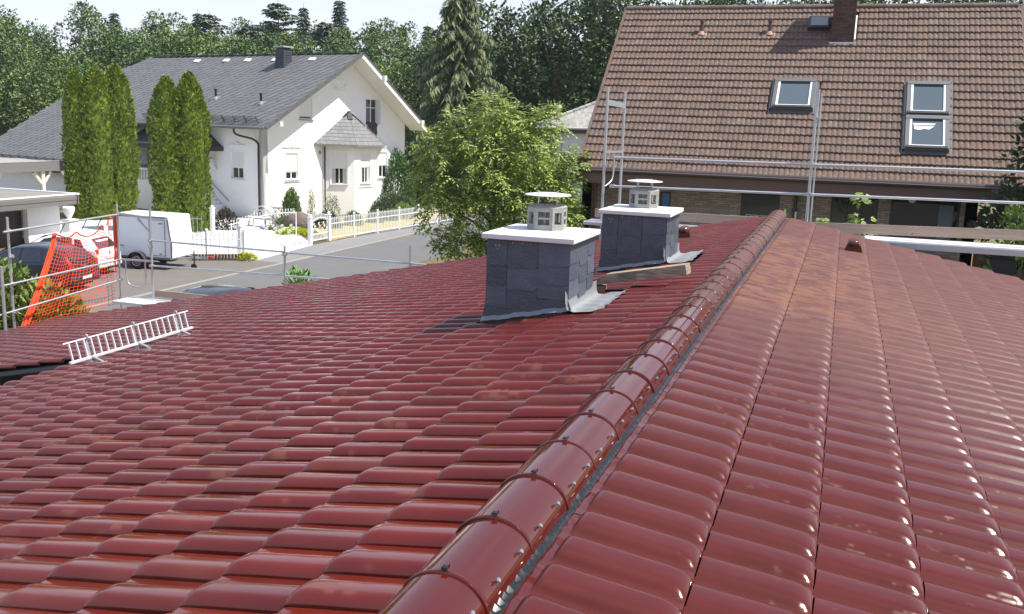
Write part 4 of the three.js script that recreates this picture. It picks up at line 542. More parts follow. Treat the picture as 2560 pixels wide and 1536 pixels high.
// ================= grey-tiled house far behind the walnut tree =================
{
  const fh = thing('far_house', 'pale house with grey tiled hip roof behind the walnut tree', 'house', [-16.5, 0, -62]);
  const gm = [0.9, 1.05, 1.2].map((k, i) => mat(0xffffff, 0.9, { map: mottle([0.3 * k, 0.285 * k, 0.26 * k], 0.35, 0.6, 180 + i) }));
  obj('wall', boxUV(box(13, 5.2, 9, 4.5, -1.6, -4.5).toNonIndexed()), mat(0xffffff, 0.9, { map: mottle([0.5, 0.52, 0.52], 0.06, 2, 185) }), fh);
  obj('eave_band', box(13.6, 0.28, 9.6, 4.5, 0.86, -4.5), mat([0.05, 0.045, 0.04], 0.7), fh); obj('gutter', rod([-2.4, 1.05, 0.45], [11.4, 1.05, 0.45], 0.08), mat([0.55, 0.55, 0.56], 0.4, { metalness: 0.3 }), fh);
  const E0 = V(-2.4, 1.05, 0.4), E1 = V(11.4, 1.05, 0.4), R0 = V(4.0, 4.1, -4.5), R1 = V(5.0, 4.1, -4.5), B0 = V(-2.4, 1.05, -9.4), B1 = V(11.4, 1.05, -9.4);
  obj('roof_board', [quadGeo(E0, E1, R1, R0), quadGeo(E1, B1, R1, R1), quadGeo(B0, E0, R0, R0), quadGeo(B1, B0, R0, R1)].map((g) => g), mat([0.06, 0.055, 0.05], 0.9, { side: THREE.DoubleSide }), fh);
  const tgo = (() => { const g = new THREE.CylinderGeometry(0.13, 0.13, 0.36, 6, 1, true, Math.PI * 0.5, Math.PI); g.rotateX(Math.PI / 2); return g; })();
  const cover = (A, B, C, D, name) => { const ex = B.clone().sub(A), w = ex.length(); ex.normalize(); const n = ex.clone().cross(D.clone().sub(A)).normalize(); if (n.y < 0) n.negate(); const ey = n.clone().cross(ex).normalize(); if (ey.y < 0) ey.negate(); const H = D.clone().sub(A).dot(ey), l = D.clone().sub(A).dot(ex), r = C.clone().sub(A).dot(ex); const sg = rbox(0.235, 0.05, 0.4, 0.02); const m4 = new THREE.Matrix4().makeBasis(ex, n, ex.clone().cross(n)); const items = []; for (let y = 0.15; y < H; y += 0.34) for (let x = l * y / H + 0.1; x < lerp(w, r, y / H); x += 0.25) items.push(A.clone().addScaledVector(ex, x).addScaledVector(ey, y)); const Rr = rng(items.length); const bk = [[], [], []]; items.forEach((p) => bk[Math.floor(Rr() * 3)].push(p)); bk.forEach((b, k) => { const im = new THREE.InstancedMesh(sg, gm[k], b.length); b.forEach((p, i) => { const q = m4.clone(); const t = new THREE.Matrix4().makeRotationX(0.07); q.multiply(t); q.setPosition(p.x, p.y + 0.03, p.z); im.setMatrixAt(i, q); }); im.name = 'roof_tiles'; stuff(im); fh.add(im); }); };
  cover(E0, E1, R1, R0); cover(B0, E0, R0, R0);
  for (const [a, b] of [[E0, R0], [E1, R1]]) for (let i = 0; i < 18; i++) { const p = a.clone().lerp(b, (i + 0.2) / 18), q2 = a.clone().lerp(b, (i + 1.15) / 18); obj('hip_tile', rod(p.add(V(0, 0.08, 0)), q2.add(V(0, 0.06, 0)), 0.13, 8), gm[i % 3], fh); }
  obj('downpipe', rod([-0.6, 0.95, 0.15], [-0.6, -4, 0.15], 0.06), mat([0.55, 0.56, 0.57], 0.4, { metalness: 0.4 }), fh);
  obj('flue', [cyl(0.13, 0.13, 1.6, -1.2, 1.6, -1.2, 12), cyl(0.26, 0.2, 0.2, -1.2, 2.45, -1.2, 12)], mat([0.45, 0.45, 0.44], 0.5, { metalness: 0.4 }), fh);
}
// ================= scaffolding and safety net =================
const couplerGeo = merged([cyl(0.042, 0.042, 0.06, 0, 0, 0, 10), box(0.1, 0.05, 0.04, 0, 0, 0), cyl(0.014, 0.014, 0.12, 0.03, 0, 0.02, 6, Math.PI / 2)]);
const woodTex = tex(512, 128, (i, j) => { const g = fbm(i / 120, j / 6 + 2 * fbm(i / 200, j / 60, 2, 16), 4, 17); const kn = sst(0.93, 0.97, vnoise(i / 16, j / 13, 19)); return mix3(mix3([0.24, 0.17, 0.13], [0.42, 0.31, 0.24], g), [0.07, 0.045, 0.035], kn * 0.8); });
const plankM = mat(0xffffff, 0.85, { map: woodTex });
function plank(x0, y0, z0, x1, y1, z1, w, h) { const g = bar([x0, y0, z0], [x1, y1, z1], w, h).toNonIndexed(); boxUV(g); const u = g.attributes.uv; for (let i = 0; i < u.count; i++) u.setXY(i, u.getX(i) * 0.5, u.getY(i) * 4); return g; }
{
  const sc = thing('scaffold', 'galvanised scaffold with guard rails behind the ridge end', 'scaffold', [0, 0, 0]); const z = -16.3;
  const pole = (x, y0, y1, zz = z, r = 0.0245, p = sc) => obj('pole', rod([x, y0, zz], [x, y1, zz], r, 10), M.galv, p);
  const rail = (x0, y0, x1, y1, zz = z, p = sc) => obj('guard_rail', rod([x0, y0, zz], [x1, y1, zz], 0.021, 8), M.galv, p);
  const coup = (x, y, zz = z, p = sc) => { const m = obj('coupler', couplerGeo, M.galv, p); m.position.set(x, y, zz); };
  pole(0.43, -0.9, 1.62); pole(0.445, 1.4, 1.9, z - 0.01, 0.0195); obj('pole', rod([0.49, -0.9, z - 0.05], [0.49, 1.84, z - 0.05], 0.014, 8), M.galv, sc);
  pole(-3.0, -1.2, 1.88, z, 0.0245); pole(-2.82, -1.2, 1.83, z - 0.55, 0.0245);
  obj('frame_bar', bar([-3.0, 1.62, z], [-2.82, 1.58, z - 0.55], 0.05, 0.09), M.galv, sc); obj('frame_bar', bar([-3.0, 0.78, z], [-2.82, 0.78, z - 0.55], 0.035, 0.04), M.galv, sc);
  obj('frame_loop', tube([[-2.9, 0.76, z - 0.3], [-2.9, 0.5, z - 0.3], [-2.91, 0.3, z - 0.25], [-2.97, 0.2, z - 0.08], [-3.0, 0.18, z]], 0.014, 20, 6), M.galv, sc);
  rail(-2.82, 0.69, 0.43, 0.71); rail(0.43, 0.71, 4.6, 0.74); rail(-2.82, 0.2, 0.43, 0.23); rail(0.43, 0.23, 4.6, 0.28);
  for (const [x, y] of [[0.43, 0.71], [0.43, 0.23], [-2.84, 0.69], [-2.84, 0.2], [0.43, 1.45]]) coup(x, y);
  pole(5.2, -4, 1.9, z);
  obj('toe_board', plank(-3.2, -0.31, z - 0.32, 0.2, -0.28, z - 0.32, 0.035, 0.15), plankM, sc); obj('toe_board', plank(0.25, -0.33, z - 0.3, 5.0, -0.22, z - 0.3, 0.035, 0.16), plankM, sc);
  { const d = part('deck', sc); obj('deck_plank', box(3.9, 0.05, 0.62, 3.3, -0.43, z + 0.02), mat(0xffffff, 0.4, { metalness: 0.4, map: mottle([0.78, 0.79, 0.8], 0.1, 0.6, 190) }), d); obj('deck_edge', box(3.9, 0.09, 0.02, 3.3, -0.47, z + 0.34), M.galv, d); obj('deck_plank', box(4.6, 0.05, 0.62, -0.95, -0.44, z + 0.02), M.galv, d); obj('deck_bracket', [box(0.35, 0.1, 0.1, 3.35, -0.55, z + 0.1), extr([[0, 0], [0.4, 0], [0.36, -0.5], [0.24, -0.5]], 0.1).translate(3.15, -0.6, z + 0.1)], M.black, d); }
  obj('stake', bar([0.24, -0.6, z + 0.1], [0.255, -0.06, z + 0.1], 0.03, 0.03), mat([0.5, 0.4, 0.3], 0.9), sc);

  // second run: round the far corner of the low wing
  const s2 = thing('scaffold', 'galvanised scaffold corner holding the orange net by the low wing', 'scaffold', [0, 0, 0]); const zf = -17, xl = -14.1;
  const P = (x, zz, y0, y1, r = 0.0245) => obj('pole', rod([x, y0, zz], [x, y1, zz], r, 10), M.galv, s2);
  P(xl, zf, -4.6, -0.79); P(-13.22, zf, -4.6, -0.87); P(-9.86, zf, -4.6, -1.42); P(-14.2, -14.15, -4.6, -0.86); P(-14.0, -13.75, -4.6, -1.75, 0.03); P(-9.2, -9.15, -4.6, -0.95, 0.03); P(-7.0, zf, -4.6, -1.2);
  const RL = (a, b, r = 0.021) => obj('guard_rail', rod(a, b, r, 8), M.galv, s2);
  RL([-14.05, -1.12, -13.9], [-14.05, -1.02, zf]); RL([-14.05, -2.16, -13.3], [-14.05, -2.02, zf]); RL([-14.05, -2.72, -13.3], [-14.05, -2.47, zf]);
  RL([-13.25, -1.54, zf], [-9.86, -1.55, zf]); RL([-9.86, -1.56, zf], [-6.4, -1.57, zf]); RL([-13.25, -2.1, zf], [-9.86, -2.04, zf]); RL([-9.86, -2.05, zf], [-6.4, -2.0, zf]);
  const C2 = (x, y, zz) => { const m = obj('coupler', couplerGeo, M.galv, s2); m.position.set(x, y, zz); };
  for (const [x, y, zz] of [[-14.15, -1.12, -14.12], [-14.15, -1.62, -14.14], [-14.15, -2.16, -14.14], [-14.15, -2.72, -14.14], [-13.24, -1.54, zf], [-13.24, -1.68, zf], [-13.24, -2.1, zf], [-9.86, -1.6, zf], [-9.2, -2.05, -9.15], [-9.2, -2.5, -9.15], [-14.1, -2.9, zf]]) C2(x, y, zz);
  obj('frame_bar', bar([xl, -1.0, zf], [-13.24, -1.05, zf], 0.04, 0.05), M.galv, s2); obj('frame_bar', bar([xl, -2.02, zf], [-13.24, -2.0, zf], 0.04, 0.04), M.galv, s2); obj('frame_bar', bar([-13.55, -1.08, zf], [-13.24, -1.35, zf], 0.03, 0.05), M.galv, s2);
  obj('frame_loop', tube([[-13.93, -2.02, zf], [-13.92, -2.4, zf], [-13.86, -2.56, zf], [-13.5, -2.6, zf], [-13.42, -2.5, zf], [-13.4, -2.0, zf]], 0.018, 30, 6), M.galv, s2);
  obj('label_strip', rod([-9.2, -1.75, -9.15], [-9.2, -2.0, -9.15], 0.0315, 10), mat([0.8, 0.8, 0.78], 0.5), s2);
  obj('toe_board', plank(-13.2, -2.72, zf - 0.05, -6.4, -2.72, zf - 0.05, 0.035, 0.15), plankM, s2); obj('deck_plank', [box(7, 0.05, 0.6, -10.3, -2.86, zf + 0.32)], mat([0.7, 0.7, 0.7], 0.5, { metalness: 0.3 }), s2);
}
{ // orange debris net: knotted mesh of flat strands, gathered into a bundle along its left edge
  const net = thing('safety_net', 'orange mesh safety net tied to the scaffold corner', 'net', [0, 0, 0]);
  const or = mat([0.85, 0.075, 0.012], 0.55, { side: THREE.DoubleSide }), R = rng(8);
  const x = -14.2; const z0 = -15.35, z1 = -17.02; // panel between the gathered edge and the corner pole
  const nu = 24, nv = 24; const top = (u) => -1.3 - 0.12 * Math.abs(Math.sin(u * Math.PI * 2.6)) + 0.1 * u + (u > 0.9 ? (u - 0.9) * 2.6 : 0);
  const pt = (u, v) => { const yT = top(u), yB = -3.05, zl = lerp(z0, z0 + 0.95, Math.pow(v, 1.2)); const z = lerp(zl, z1, u); const y = lerp(yT, yB, v) - 0.06 * Math.sin(u * Math.PI) * (1 - v) + 0.03 * Math.sin(u * 9 + v * 4); return V(x + 0.05 * Math.sin(u * 11 + v * 2) * (1 - 0.4 * v) - 0.06, y, z); };
  const st = []; const strip = (pts, w, nrm) => { const pos = [], idx = []; pts.forEach((p, i) => { const d = (pts[i + 1] || p).clone().sub(pts[i - 1] || p).normalize(), s = d.cross(V(1, 0, 0)).normalize().multiplyScalar(w / 2); pos.push(p.x, p.y + s.y, p.z + s.z, p.x + 0.001, p.y - s.y, p.z - s.z); }); for (let i = 0; i < pts.length - 1; i++) { const a = 2 * i; idx.push(a, a + 1, a + 2, a + 1, a + 3, a + 2); } const g = new THREE.BufferGeometry(); g.setAttribute('position', new THREE.Float32BufferAttribute(pos, 3)); g.setIndex(idx); g.computeVertexNormals(); return g; };
  for (let i = 0; i <= nu; i++) { const p = []; for (let k = 0; k <= 14; k++) p.push(pt(i / nu, k / 14)); st.push(strip(p, 0.0105)); }
  for (let j = 0; j <= nv; j++) { const p = []; for (let k = 0; k <= 22; k++) p.push(pt(k / 22, j / nv)); st.push(strip(p, 0.0105)); }
  obj('mesh', st, or, net);
  const er = []; for (let k = 0; k <= 30; k++) er.push(pt(k / 30, 0)); obj('edge_rope', tube(er, 0.016, 60, 6), or, net);
  const bun = []; for (let s = 0; s < 16; s++) { const pts = []; const o = [R() * 0.06 - 0.03, R() * 0.09 - 0.045]; for (let k = 0; k <= 8; k++) { const v = k / 8, q = pt(0, v); pts.push(V(q.x + o[0] + (R() - 0.5) * 0.02, q.y, q.z + o[1] * (1 + v) + (R() - 0.5) * 0.02)); } bun.push(tube(pts, 0.012, 20, 5)); } obj('gathered_edge', bun, or, net);
  const bun2 = []; for (let s = 0; s < 10; s++) { const pts = []; const o = [R() * 0.06, R() * 0.14 - 0.04]; for (let k = 0; k <= 8; k++) { const v = k / 8; pts.push(V(x + o[0], lerp(-0.98, -2.0 - R() * 0.3, v), z1 + o[1] * (0.3 + v) + (R() - 0.5) * 0.02)); } bun2.push(tube(pts, 0.009, 18, 5)); } obj('corner_bunch', bun2, or, net);
  obj('tie', [rod([-14.1, -1.07, -15.5], [-14.2, -1.3, -15.45], 0.01), rod([-14.1, -1.05, -16.1], [-14.2, -1.28, -16.05], 0.01), rod([-14.1, -1.04, -16.55], [-14.2, -1.25, -16.5], 0.01)], M.black, net);
  obj('tag', rbox(0.01, 0.14, 0.12, 0.004, -14.12, -1.32, -16.66), M.white, net);
}
// ================= garage, carport, cars, trailer, fence, garden ornaments =================
const GY = -4.6;
{
  const tileGrey = mat(0xffffff, 0.85, { map: mottle([0.15, 0.14, 0.135], 0.15, 1, 51) });
  const ga = thing('garage', 'white flat-roofed garage with dark brown door', 'garage', [-32.3, GY, 0.4]);
  const w = extr([[20, -0.2], [34.1, -0.2], [34.1, 1.85], [20, 1.85]], 0.25, [rect(25.6, -0.2, 32.3, 1.55)]); w.rotateY(Math.PI / 2);
  obj('wall', [w, box(6.2, 2.05, 0.25, -3, 0.82, -33.98)].map((g) => boxUV(g.index ? g.toNonIndexed() : g)), M.plaster, ga);
  const dr = part('garage_door', ga); for (let i = 0; i < 7; i++) obj('door_panel', rbox(0.05, 0.21, 6.7, 0.01, -0.12, 0.02 + i * 0.22, -28.95), mat(0xffffff, 0.6, { map: mottle([0.035, 0.02, 0.017], 0.2, 1, 52 + i % 2) }), dr);
  const f = part('flat_roof', ga); for (let i = 0; i < 2; i++) obj('fascia_board', box(0.05, 0.19, 14.6, 1.0 + 0.02 * i, 1.78 + i * 0.2, -27.1), tileGrey, f); for (let i = 0; i < 2; i++) obj('fascia_board', box(7.4, 0.19, 0.05, -2.6, 1.78 + i * 0.2, -34.36 - 0.02 * i), tileGrey, f);
  obj('roof_edge', [box(0.1, 0.05, 14.7, 0.99, 2.14, -27.1), box(7.4, 0.07, 0.16, -2.6, 2.14, -34.36), box(0.16, 0.07, 14.7, -6.3, 2.14, -27.1)], M.white, f); obj('gravel_bed', box(7.3, 0.1, 14.5, -2.6, 2.06, -27.1), mat(0xffffff, 1, { map: mottle([0.2, 0.185, 0.16], 0.4, 1.2, 53) }), f);
  const cp = thing('carport', 'flat carport roof on white braced posts behind the garage', 'carport', [-38.5, GY - 0.55, -1.7]);
  obj('fascia', [box(0.06, 0.24, 13, 0, 3.52, -32.5), box(0.07, 0.24, 13, 0.015, 3.28, -32.5)], tileGrey, cp); obj('fascia', [box(5, 0.24, 0.06, -2.5, 3.52, -39)], tileGrey, cp);
  obj('roof_sheet', box(6, 0.1, 13.2, -3, 3.62, -32.5), mat(0xffffff, 0.9, { map: mottle([0.27, 0.25, 0.22], 0.25, 2, 54) }), cp); obj('roof_edge', box(0.06, 0.03, 13.2, 0, 3.68, -32.5), M.alu, cp);
  const wd = mat([0.62, 0.58, 0.5], 0.7); for (const z of [-34.5, -37.7]) { obj('post', box(0.2, 3.2, 0.2, -0.15, 1.6, z), wd, cp); for (const s of [-1, 1]) obj('brace', bar([-0.15, 2.45, z], [-0.15, 3.12, z + s * 0.55], 0.14, 0.14), wd, cp); }
  obj('rear_wall', box(0.2, 3, 12, -5.5, 1.5, -32), mat([0.3, 0.27, 0.23], 0.9), cp);
}
// ---------- cars ----------
/** lofted hatchback body; x runs to the tail, y up; stations carry lower edge, belt and roof heights and half widths */
function makeCar(name, label, paint, o = {}) {
  const car = thing(name, label, 'car', [0, 0, 0]); const s = o.s || 1; const pm = pmat(paint, 0.3, { clearcoat: 0.6, clearcoatRoughness: 0.05, metalness: o.metal || 0 });
  // [x, yb, ybelt, yroof, wb, wbelt, wroof]
  const St = [[-2.05, 0.3, 0.5, 0.56, 0.6, 0.62, 0.5], [-1.98, 0.24, 0.62, 0.7, 0.74, 0.76, 0.62], [-1.6, 0.2, 0.72, 0.82, 0.82, 0.84, 0.68], [-0.98, 0.2, 0.84, 0.93, 0.84, 0.86, 0.7], [-0.35, 0.2, 0.9, 1.3, 0.84, 0.87, 0.62], [0.1, 0.2, 0.92, 1.44, 0.84, 0.87, 0.6], [0.75, 0.2, 0.94, 1.46, 0.84, 0.87, 0.6], [1.35, 0.2, 0.97, 1.4, 0.84, 0.86, 0.58], [1.72, 0.22, 1.0, 1.27, 0.83, 0.84, 0.56], [1.93, 0.28, 0.98, 1.03, 0.8, 0.8, 0.6], [2.02, 0.34, 0.72, 0.78, 0.72, 0.74, 0.66], [2.03, 0.36, 0.5, 0.55, 0.66, 0.7, 0.64]];
  const ring = ([x, yb, yt, yr, wb, wt, wr]) => { const p = []; const pts = [[wb * 0.8, yb], [wb, yb + 0.08], [wt, lerp(yb, yt, 0.55)], [wt, yt - 0.04], [wt - 0.03, yt], [lerp(wt, wr, 0.55), lerp(yt, yr, 0.5)], [wr + 0.03, yr - 0.05], [wr - 0.06, yr], [wr * 0.5, yr + 0.015]]; for (const q of pts) p.push(V(x, q[1], q[0])); for (const q of pts.slice().reverse()) p.push(V(x, q[1], -q[0])); return p; };
  const rings = St.map(ring), n = rings[0].length, pos = [], idx = []; rings.forEach((r) => r.forEach((p) => pos.push(p.x, p.y, p.z)));
  for (let i = 0; i < rings.length - 1; i++) for (let k = 0; k < n - 1; k++) { const a = i * n + k; idx.push(a, a + n, a + 1, a + 1, a + n, a + n + 1); }
  for (const [base, flip] of [[0, 1], [(rings.length - 1) * n, 0]]) for (let k = 1; k < n - 1; k++) flip ? idx.push(base, base + k, base + k + 1) : idx.push(base, base + k + 1, base + k);
  for (let i = 0; i < rings.length - 1; i++) { const a = i * n, b = a + n - 1; idx.push(a, b, a + n, b, b + n, a + n); }
  const g = new THREE.BufferGeometry(); g.setAttribute('position', new THREE.Float32BufferAttribute(pos, 3)); g.setIndex(idx); obj('body', toCreasedNormals(g, 0.6), pm, car);
  const lp = (i, k, t, off) => { // point on the shell between stations, lifted off the surface
    const A = St[i], B = St[i + 1], m = A.map((v, q) => lerp(v, B[q], t)); return m; };
  const win = (xa0, xa1, xb0, xb1, side, f0 = 0.1, f1 = 0.86) => { const at = (x, f) => { let i = 0; while (i < St.length - 2 && St[i + 1][0] < x) i++; const t = (x - St[i][0]) / (St[i + 1][0] - St[i][0]); const m = lp(i, 0, t); const y = lerp(m[2], m[3], f), w = f < 0.5 ? lerp(m[5] - 0.03, lerp(m[5], m[6], 0.55), f / 0.5) : lerp(lerp(m[5], m[6], 0.55), m[6] + 0.03, (f - 0.5) / 0.4); return V(x, y, side * (Math.max(w, 0.3) + 0.012)); }; return [quadGeo(at(xa0, f0), at(xa1, f0), at(lerp(xa1, xb1, 0.5), 0.5), at(lerp(xa0, xb0, 0.5), 0.5)), quadGeo(at(lerp(xa0, xb0, 0.5), 0.5), at(lerp(xa1, xb1, 0.5), 0.5), at(xb1, f1), at(xb0, f1))]; };
  const gl = pmat([0.01, 0.012, 0.013], 0.04, { clearcoat: 1, clearcoatRoughness: 0.02, side: THREE.DoubleSide });
  for (const sd of [-1, 1]) { obj('side_window', win(-0.72, 0.28, -0.12, 0.3, sd), gl, car); obj('side_window', win(0.36, 1.05, 0.37, 0.98, sd), gl, car); obj('side_window', win(1.12, 1.5, 1.06, 1.3, sd, 0.25, 0.82), gl, car); }
  obj('rear_window', quadGeo([1.955, 1.02, 0.58], [1.955, 1.02, -0.58], [1.62, 1.335, -0.5], [1.62, 1.335, 0.5]).translate(0.015, 0.02, 0), gl, car);
  obj('windscreen', quadGeo([-0.92, 0.965, -0.62], [-0.92, 0.965, 0.62], [-0.2, 1.375, 0.54], [-0.2, 1.375, -0.54]).translate(-0.01, 0.03, 0), gl, car);
  for (const [x, sd] of [[-1.25, -1], [-1.25, 1], [1.25, -1], [1.25, 1]]) { const wl = part('wheel', car, [x, 0.3, sd * 0.76]); obj('tyre', (() => { const t = new THREE.TorusGeometry(0.235, 0.075, 10, 26); t.scale(1, 1, 1.35); return t; })(), M.rubber, wl); const sp = [cyl(0.05, 0.05, 0.1, 0, 0, sd * 0.05, 12, Math.PI / 2)]; for (let k = 0; k < 7; k++) { const a = k / 7 * Math.PI * 2; sp.push(bar([0, 0, sd * 0.07], [Math.cos(a) * 0.19, Math.sin(a) * 0.19, sd * 0.075], 0.04, 0.03)); } const rt = new THREE.TorusGeometry(0.19, 0.02, 8, 24); rt.translate(0, 0, sd * 0.07); sp.push(rt); obj('rim', sp, M.steel, wl); obj('wheel_well', cyl(0.33, 0.33, 0.16, 0, 0.02, -sd * 0.02, 20, Math.PI / 2), M.black, wl); }
  const red = mat([0.4, 0.02, 0.015], 0.2); for (const sd of [-1, 1]) { obj('tail_light', rbox(0.12, 0.3, 0.17, 0.04, 1.93, 0.86, sd * 0.68), red, car); obj('headlight', rbox(0.2, 0.14, 0.28, 0.04, -1.9, 0.62, sd * 0.58), mat([0.6, 0.6, 0.62], 0.1), car); obj('door_handle', rbox(0.16, 0.03, 0.03, 0.01, 0.2, 0.82, sd * 0.88), pm, car); obj('mirror', rbox(0.14, 0.12, 0.18, 0.04, -0.55, 0.98, sd * 0.95), pm, car); }
  obj('rear_bumper', rbox(0.16, 0.24, 1.5, 0.06, 1.99, 0.42, 0), pm, car); obj('number_plate', box(0.012, 0.11, 0.5, o.plateLow ? 2.075 : 2.05, o.plateLow ? 0.48 : 0.68, 0), mat([0.78, 0.78, 0.76], 0.4), car); obj('underbody', box(3.6, 0.12, 1.4, 0, 0.24, 0), M.black, car); obj('rear_badge', cyl(0.045, 0.045, 0.02, 2.03, 0.83, 0, 14, 0, Math.PI / 2), M.steel, car);
  car.scale.set(s, s, s); return car;
}
{ const b = makeCar('parked_car', 'dark blue-black hatchback parked in front of the garage behind the net', [0.008, 0.011, 0.022], { s: 1.02, plateLow: true }); b.position.set(-24.1, GY, -24.1); b.rotation.y = 10 * D2R;
  const w = makeCar('parked_car', 'white hatchback parked beside the white trailer', [0.78, 0.78, 0.78], { s: 0.98 }); w.position.set(-25.75, GY, -27.15); w.rotation.y = 10 * D2R;
  const k = makeCar('parked_car', 'black car at the kerb, only its roof showing above the red tiles', [0.01, 0.01, 0.012], { s: 0.97 }); k.position.set(-14.15, GY - 0.02, -19.9); k.rotation.y = 90 * D2R; }
// ---------- trailer ----------
{
  const t = thing('box_trailer', 'white enclosed box trailer parked by the picket fence', 'trailer', [-23.75, GY, -29.9], 7 * D2R); // +x towards the drawbar
  const wm = pmat([0.76, 0.77, 0.78], 0.35, {}), tr = mat([0.2, 0.2, 0.21], 0.4, { metalness: 0.5 });
  const prof = [[-1.25, 0.42], [1.08, 0.42], [1.13, 0.47], [1.12, 1.0], [1.02, 1.95], [0.98, 1.99], [-1.22, 2.02], [-1.25, 1.99]]; const body = extr(prof, 1.46, [], 0.02); body.translate(0, 0, -0.73); obj('box', toCreasedNormals(body, 0.35), wm, t);
  obj('edge_trim', [0.74, -0.74].flatMap((z) => [bar([-1.25, 1.98, z], [0.93, 1.96, z], 0.06, 0.06), bar([0.98, 1.9, z], [1.12, 1.0, z], 0.05, 0.05), bar([1.12, 1.0, z], [1.12, 0.45, z], 0.05, 0.05), bar([-1.25, 0.44, z], [1.05, 0.44, z], 0.05, 0.06), bar([-1.26, 0.45, z], [-1.26, 1.95, z], 0.05, 0.05)]), tr, t);
  obj('side_door', [box(0.62, 1.3, 0.02, 0.55, 1.2, 0.762)], wm, t); obj('door_gap', [box(0.02, 1.34, 0.012, 0.23, 1.2, 0.765), box(0.02, 1.34, 0.012, 0.87, 1.2, 0.765), box(0.65, 0.015, 0.012, 0.55, 1.87, 0.765), box(0.65, 0.015, 0.012, 0.55, 0.53, 0.765)], tr, t); obj('hinge', [box(0.16, 0.03, 0.02, 0.72, 1.74, 0.775), box(0.1, 0.03, 0.02, 0.68, 0.6, 0.775)], M.darkMetal, t); obj('door_lock', [cyl(0.04, 0.04, 0.02, -1.1, 1.2, 0.77, 10, Math.PI / 2), box(0.3, 0.02, 0.02, -1.0, 0.85, 0.77)], M.darkMetal, t);
  for (const s of [-1, 1]) { const w = part('wheel', t, [-0.25, 0.3, s * 0.86]); const ty = new THREE.TorusGeometry(0.23, 0.075, 10, 26); ty.scale(1, 1, 1.2); obj('tyre', ty, M.rubber, w); const sp = []; for (let k = 0; k < 9; k++) { const a = k / 9 * Math.PI * 2; sp.push(bar([0, 0, s * 0.05], [Math.cos(a) * 0.18, Math.sin(a) * 0.18, s * 0.06], 0.03, 0.02)); } const rt = new THREE.TorusGeometry(0.18, 0.02, 8, 24); rt.translate(0, 0, s * 0.06); sp.push(rt, cyl(0.16, 0.16, 0.02, 0, 0, 0, 16, Math.PI / 2)); obj('rim', sp, M.steel, w); const fd = new THREE.CylinderGeometry(0.36, 0.36, 0.24, 20, 1, true, 0, Math.PI); fd.rotateZ(0); fd.rotateX(Math.PI / 2); fd.rotateZ(Math.PI / 2); obj('mudguard', fd, mat([0.05, 0.05, 0.055], 0.5, { side: THREE.DoubleSide }), w); }
  obj('front_sign', [box(0.012, 0.34, 0.5, 1.13, 0.78, 0.28), box(0.016, 0.16, 0.16, 1.131, 0.86, 0.42)], mat([0.5, 0.5, 0.5], 0.5), t);
  obj('drawbar', [bar([1.0, 0.4, 0.4], [1.9, 0.42, 0], 0.06, 0.07), bar([1.0, 0.4, -0.4], [1.9, 0.42, 0], 0.06, 0.07), bar([1.85, 0.42, 0], [2.25, 0.44, 0], 0.07, 0.09)], M.galv, t); obj('coupling_head', [rbox(0.2, 0.1, 0.11, 0.03, 2.3, 0.46, 0), box(0.18, 0.04, 0.04, 2.25, 0.55, 0)], mat([0.4, 0.05, 0.03], 0.5), t);
  obj('jockey_wheel', [rod([1.7, 0.7, 0.16], [1.7, 0.15, 0.16], 0.025), cyl(0.11, 0.11, 0.07, 1.7, 0.11, 0.2, 16, Math.PI / 2)], M.black, t); obj('chassis', box(2.2, 0.1, 1.2, -0.1, 0.36, 0), M.darkMetal, t);
}
// ---------- white picket fence and gates ----------
const picketGeo = (() => { const p = lathe([[0.02, 0], [0.02, 0.86], [0.03, 0.88], [0.02, 0.9], [0.034, 0.95], [0.02, 1.0], [0, 1.05]], 0, 0, 0, 7); return p; })();
const fenceM = mat([0.76, 0.76, 0.75], 0.5);
function fenceRun(name, label, x0, z0, x1, z1, n, posts, arch = 0, group, y0 = 0) {
  const f = thing(name, label, 'fence', [x0, GY + y0, z0], 0, group); const P = (t) => [(x1 - x0) * t, 0, (z1 - z0) * t]; const up = (t) => arch * (1 - t);
  const rl = []; const bars_ = 10; for (let i = 0; i < bars_; i++) { const a = i / bars_, b = (i + 1) / bars_; for (const y of [0.14, 0.82]) { const A = P(a), B = P(b); const ya = y + (y > 0.5 ? up(a) : 0), yb = y + (y > 0.5 ? up(b) : 0); rl.push(bar([A[0], ya, A[2]], [B[0], yb, B[2]], 0.035, 0.035)); } } obj('rail', rl, fenceM, f);
  for (let i = 0; i < n; i++) { const t = (i + 0.5) / n, p = P(t); const m = obj('picket', picketGeo, fenceM, f); m.position.set(p[0], 0.1, p[2]); m.scale.set(1, 1 + up(t) / 0.9, 1); }
  for (const t of posts) { const p = P(t); obj('post', [rbox(0.09, 1.16, 0.09, 0.01, p[0], 0.58, p[2]), sphere(0.06, p[0], 1.2, p[2], 1, 1, 1, 10, 8)], fenceM, f); }
  return f;
}
fenceRun('picket_fence', 'long white metal picket fence along the pavement by the dry lawn', -22.15, -40.35, -20.7, -52.5, 88, [0.16, 0.33, 0.5, 0.66, 0.83, 1]);
fenceRun('picket_fence', 'short white picket fence beside the trailer drawbar', -23.7, -31.9, -22.0, -33.1, 12, [0.3, 1]);
{ const kb = thing('palisade_edging', 'row of dark round palisade stakes below the short picket fence', 'edging', [-23.7, GY, -31.9]); for (let i = 0; i < 18; i++) { const t = i / 17; obj('stake', [cyl(0.06, 0.06, 0.24, 1.8 * t + 0.2, 0.12, -1.2 * t + 0.12, 10), sphere(0.06, 1.8 * t + 0.2, 0.24, -1.2 * t + 0.12, 1, 0.5, 1, 10, 6)], mat([0.1, 0.06, 0.04], 0.9), kb); } }
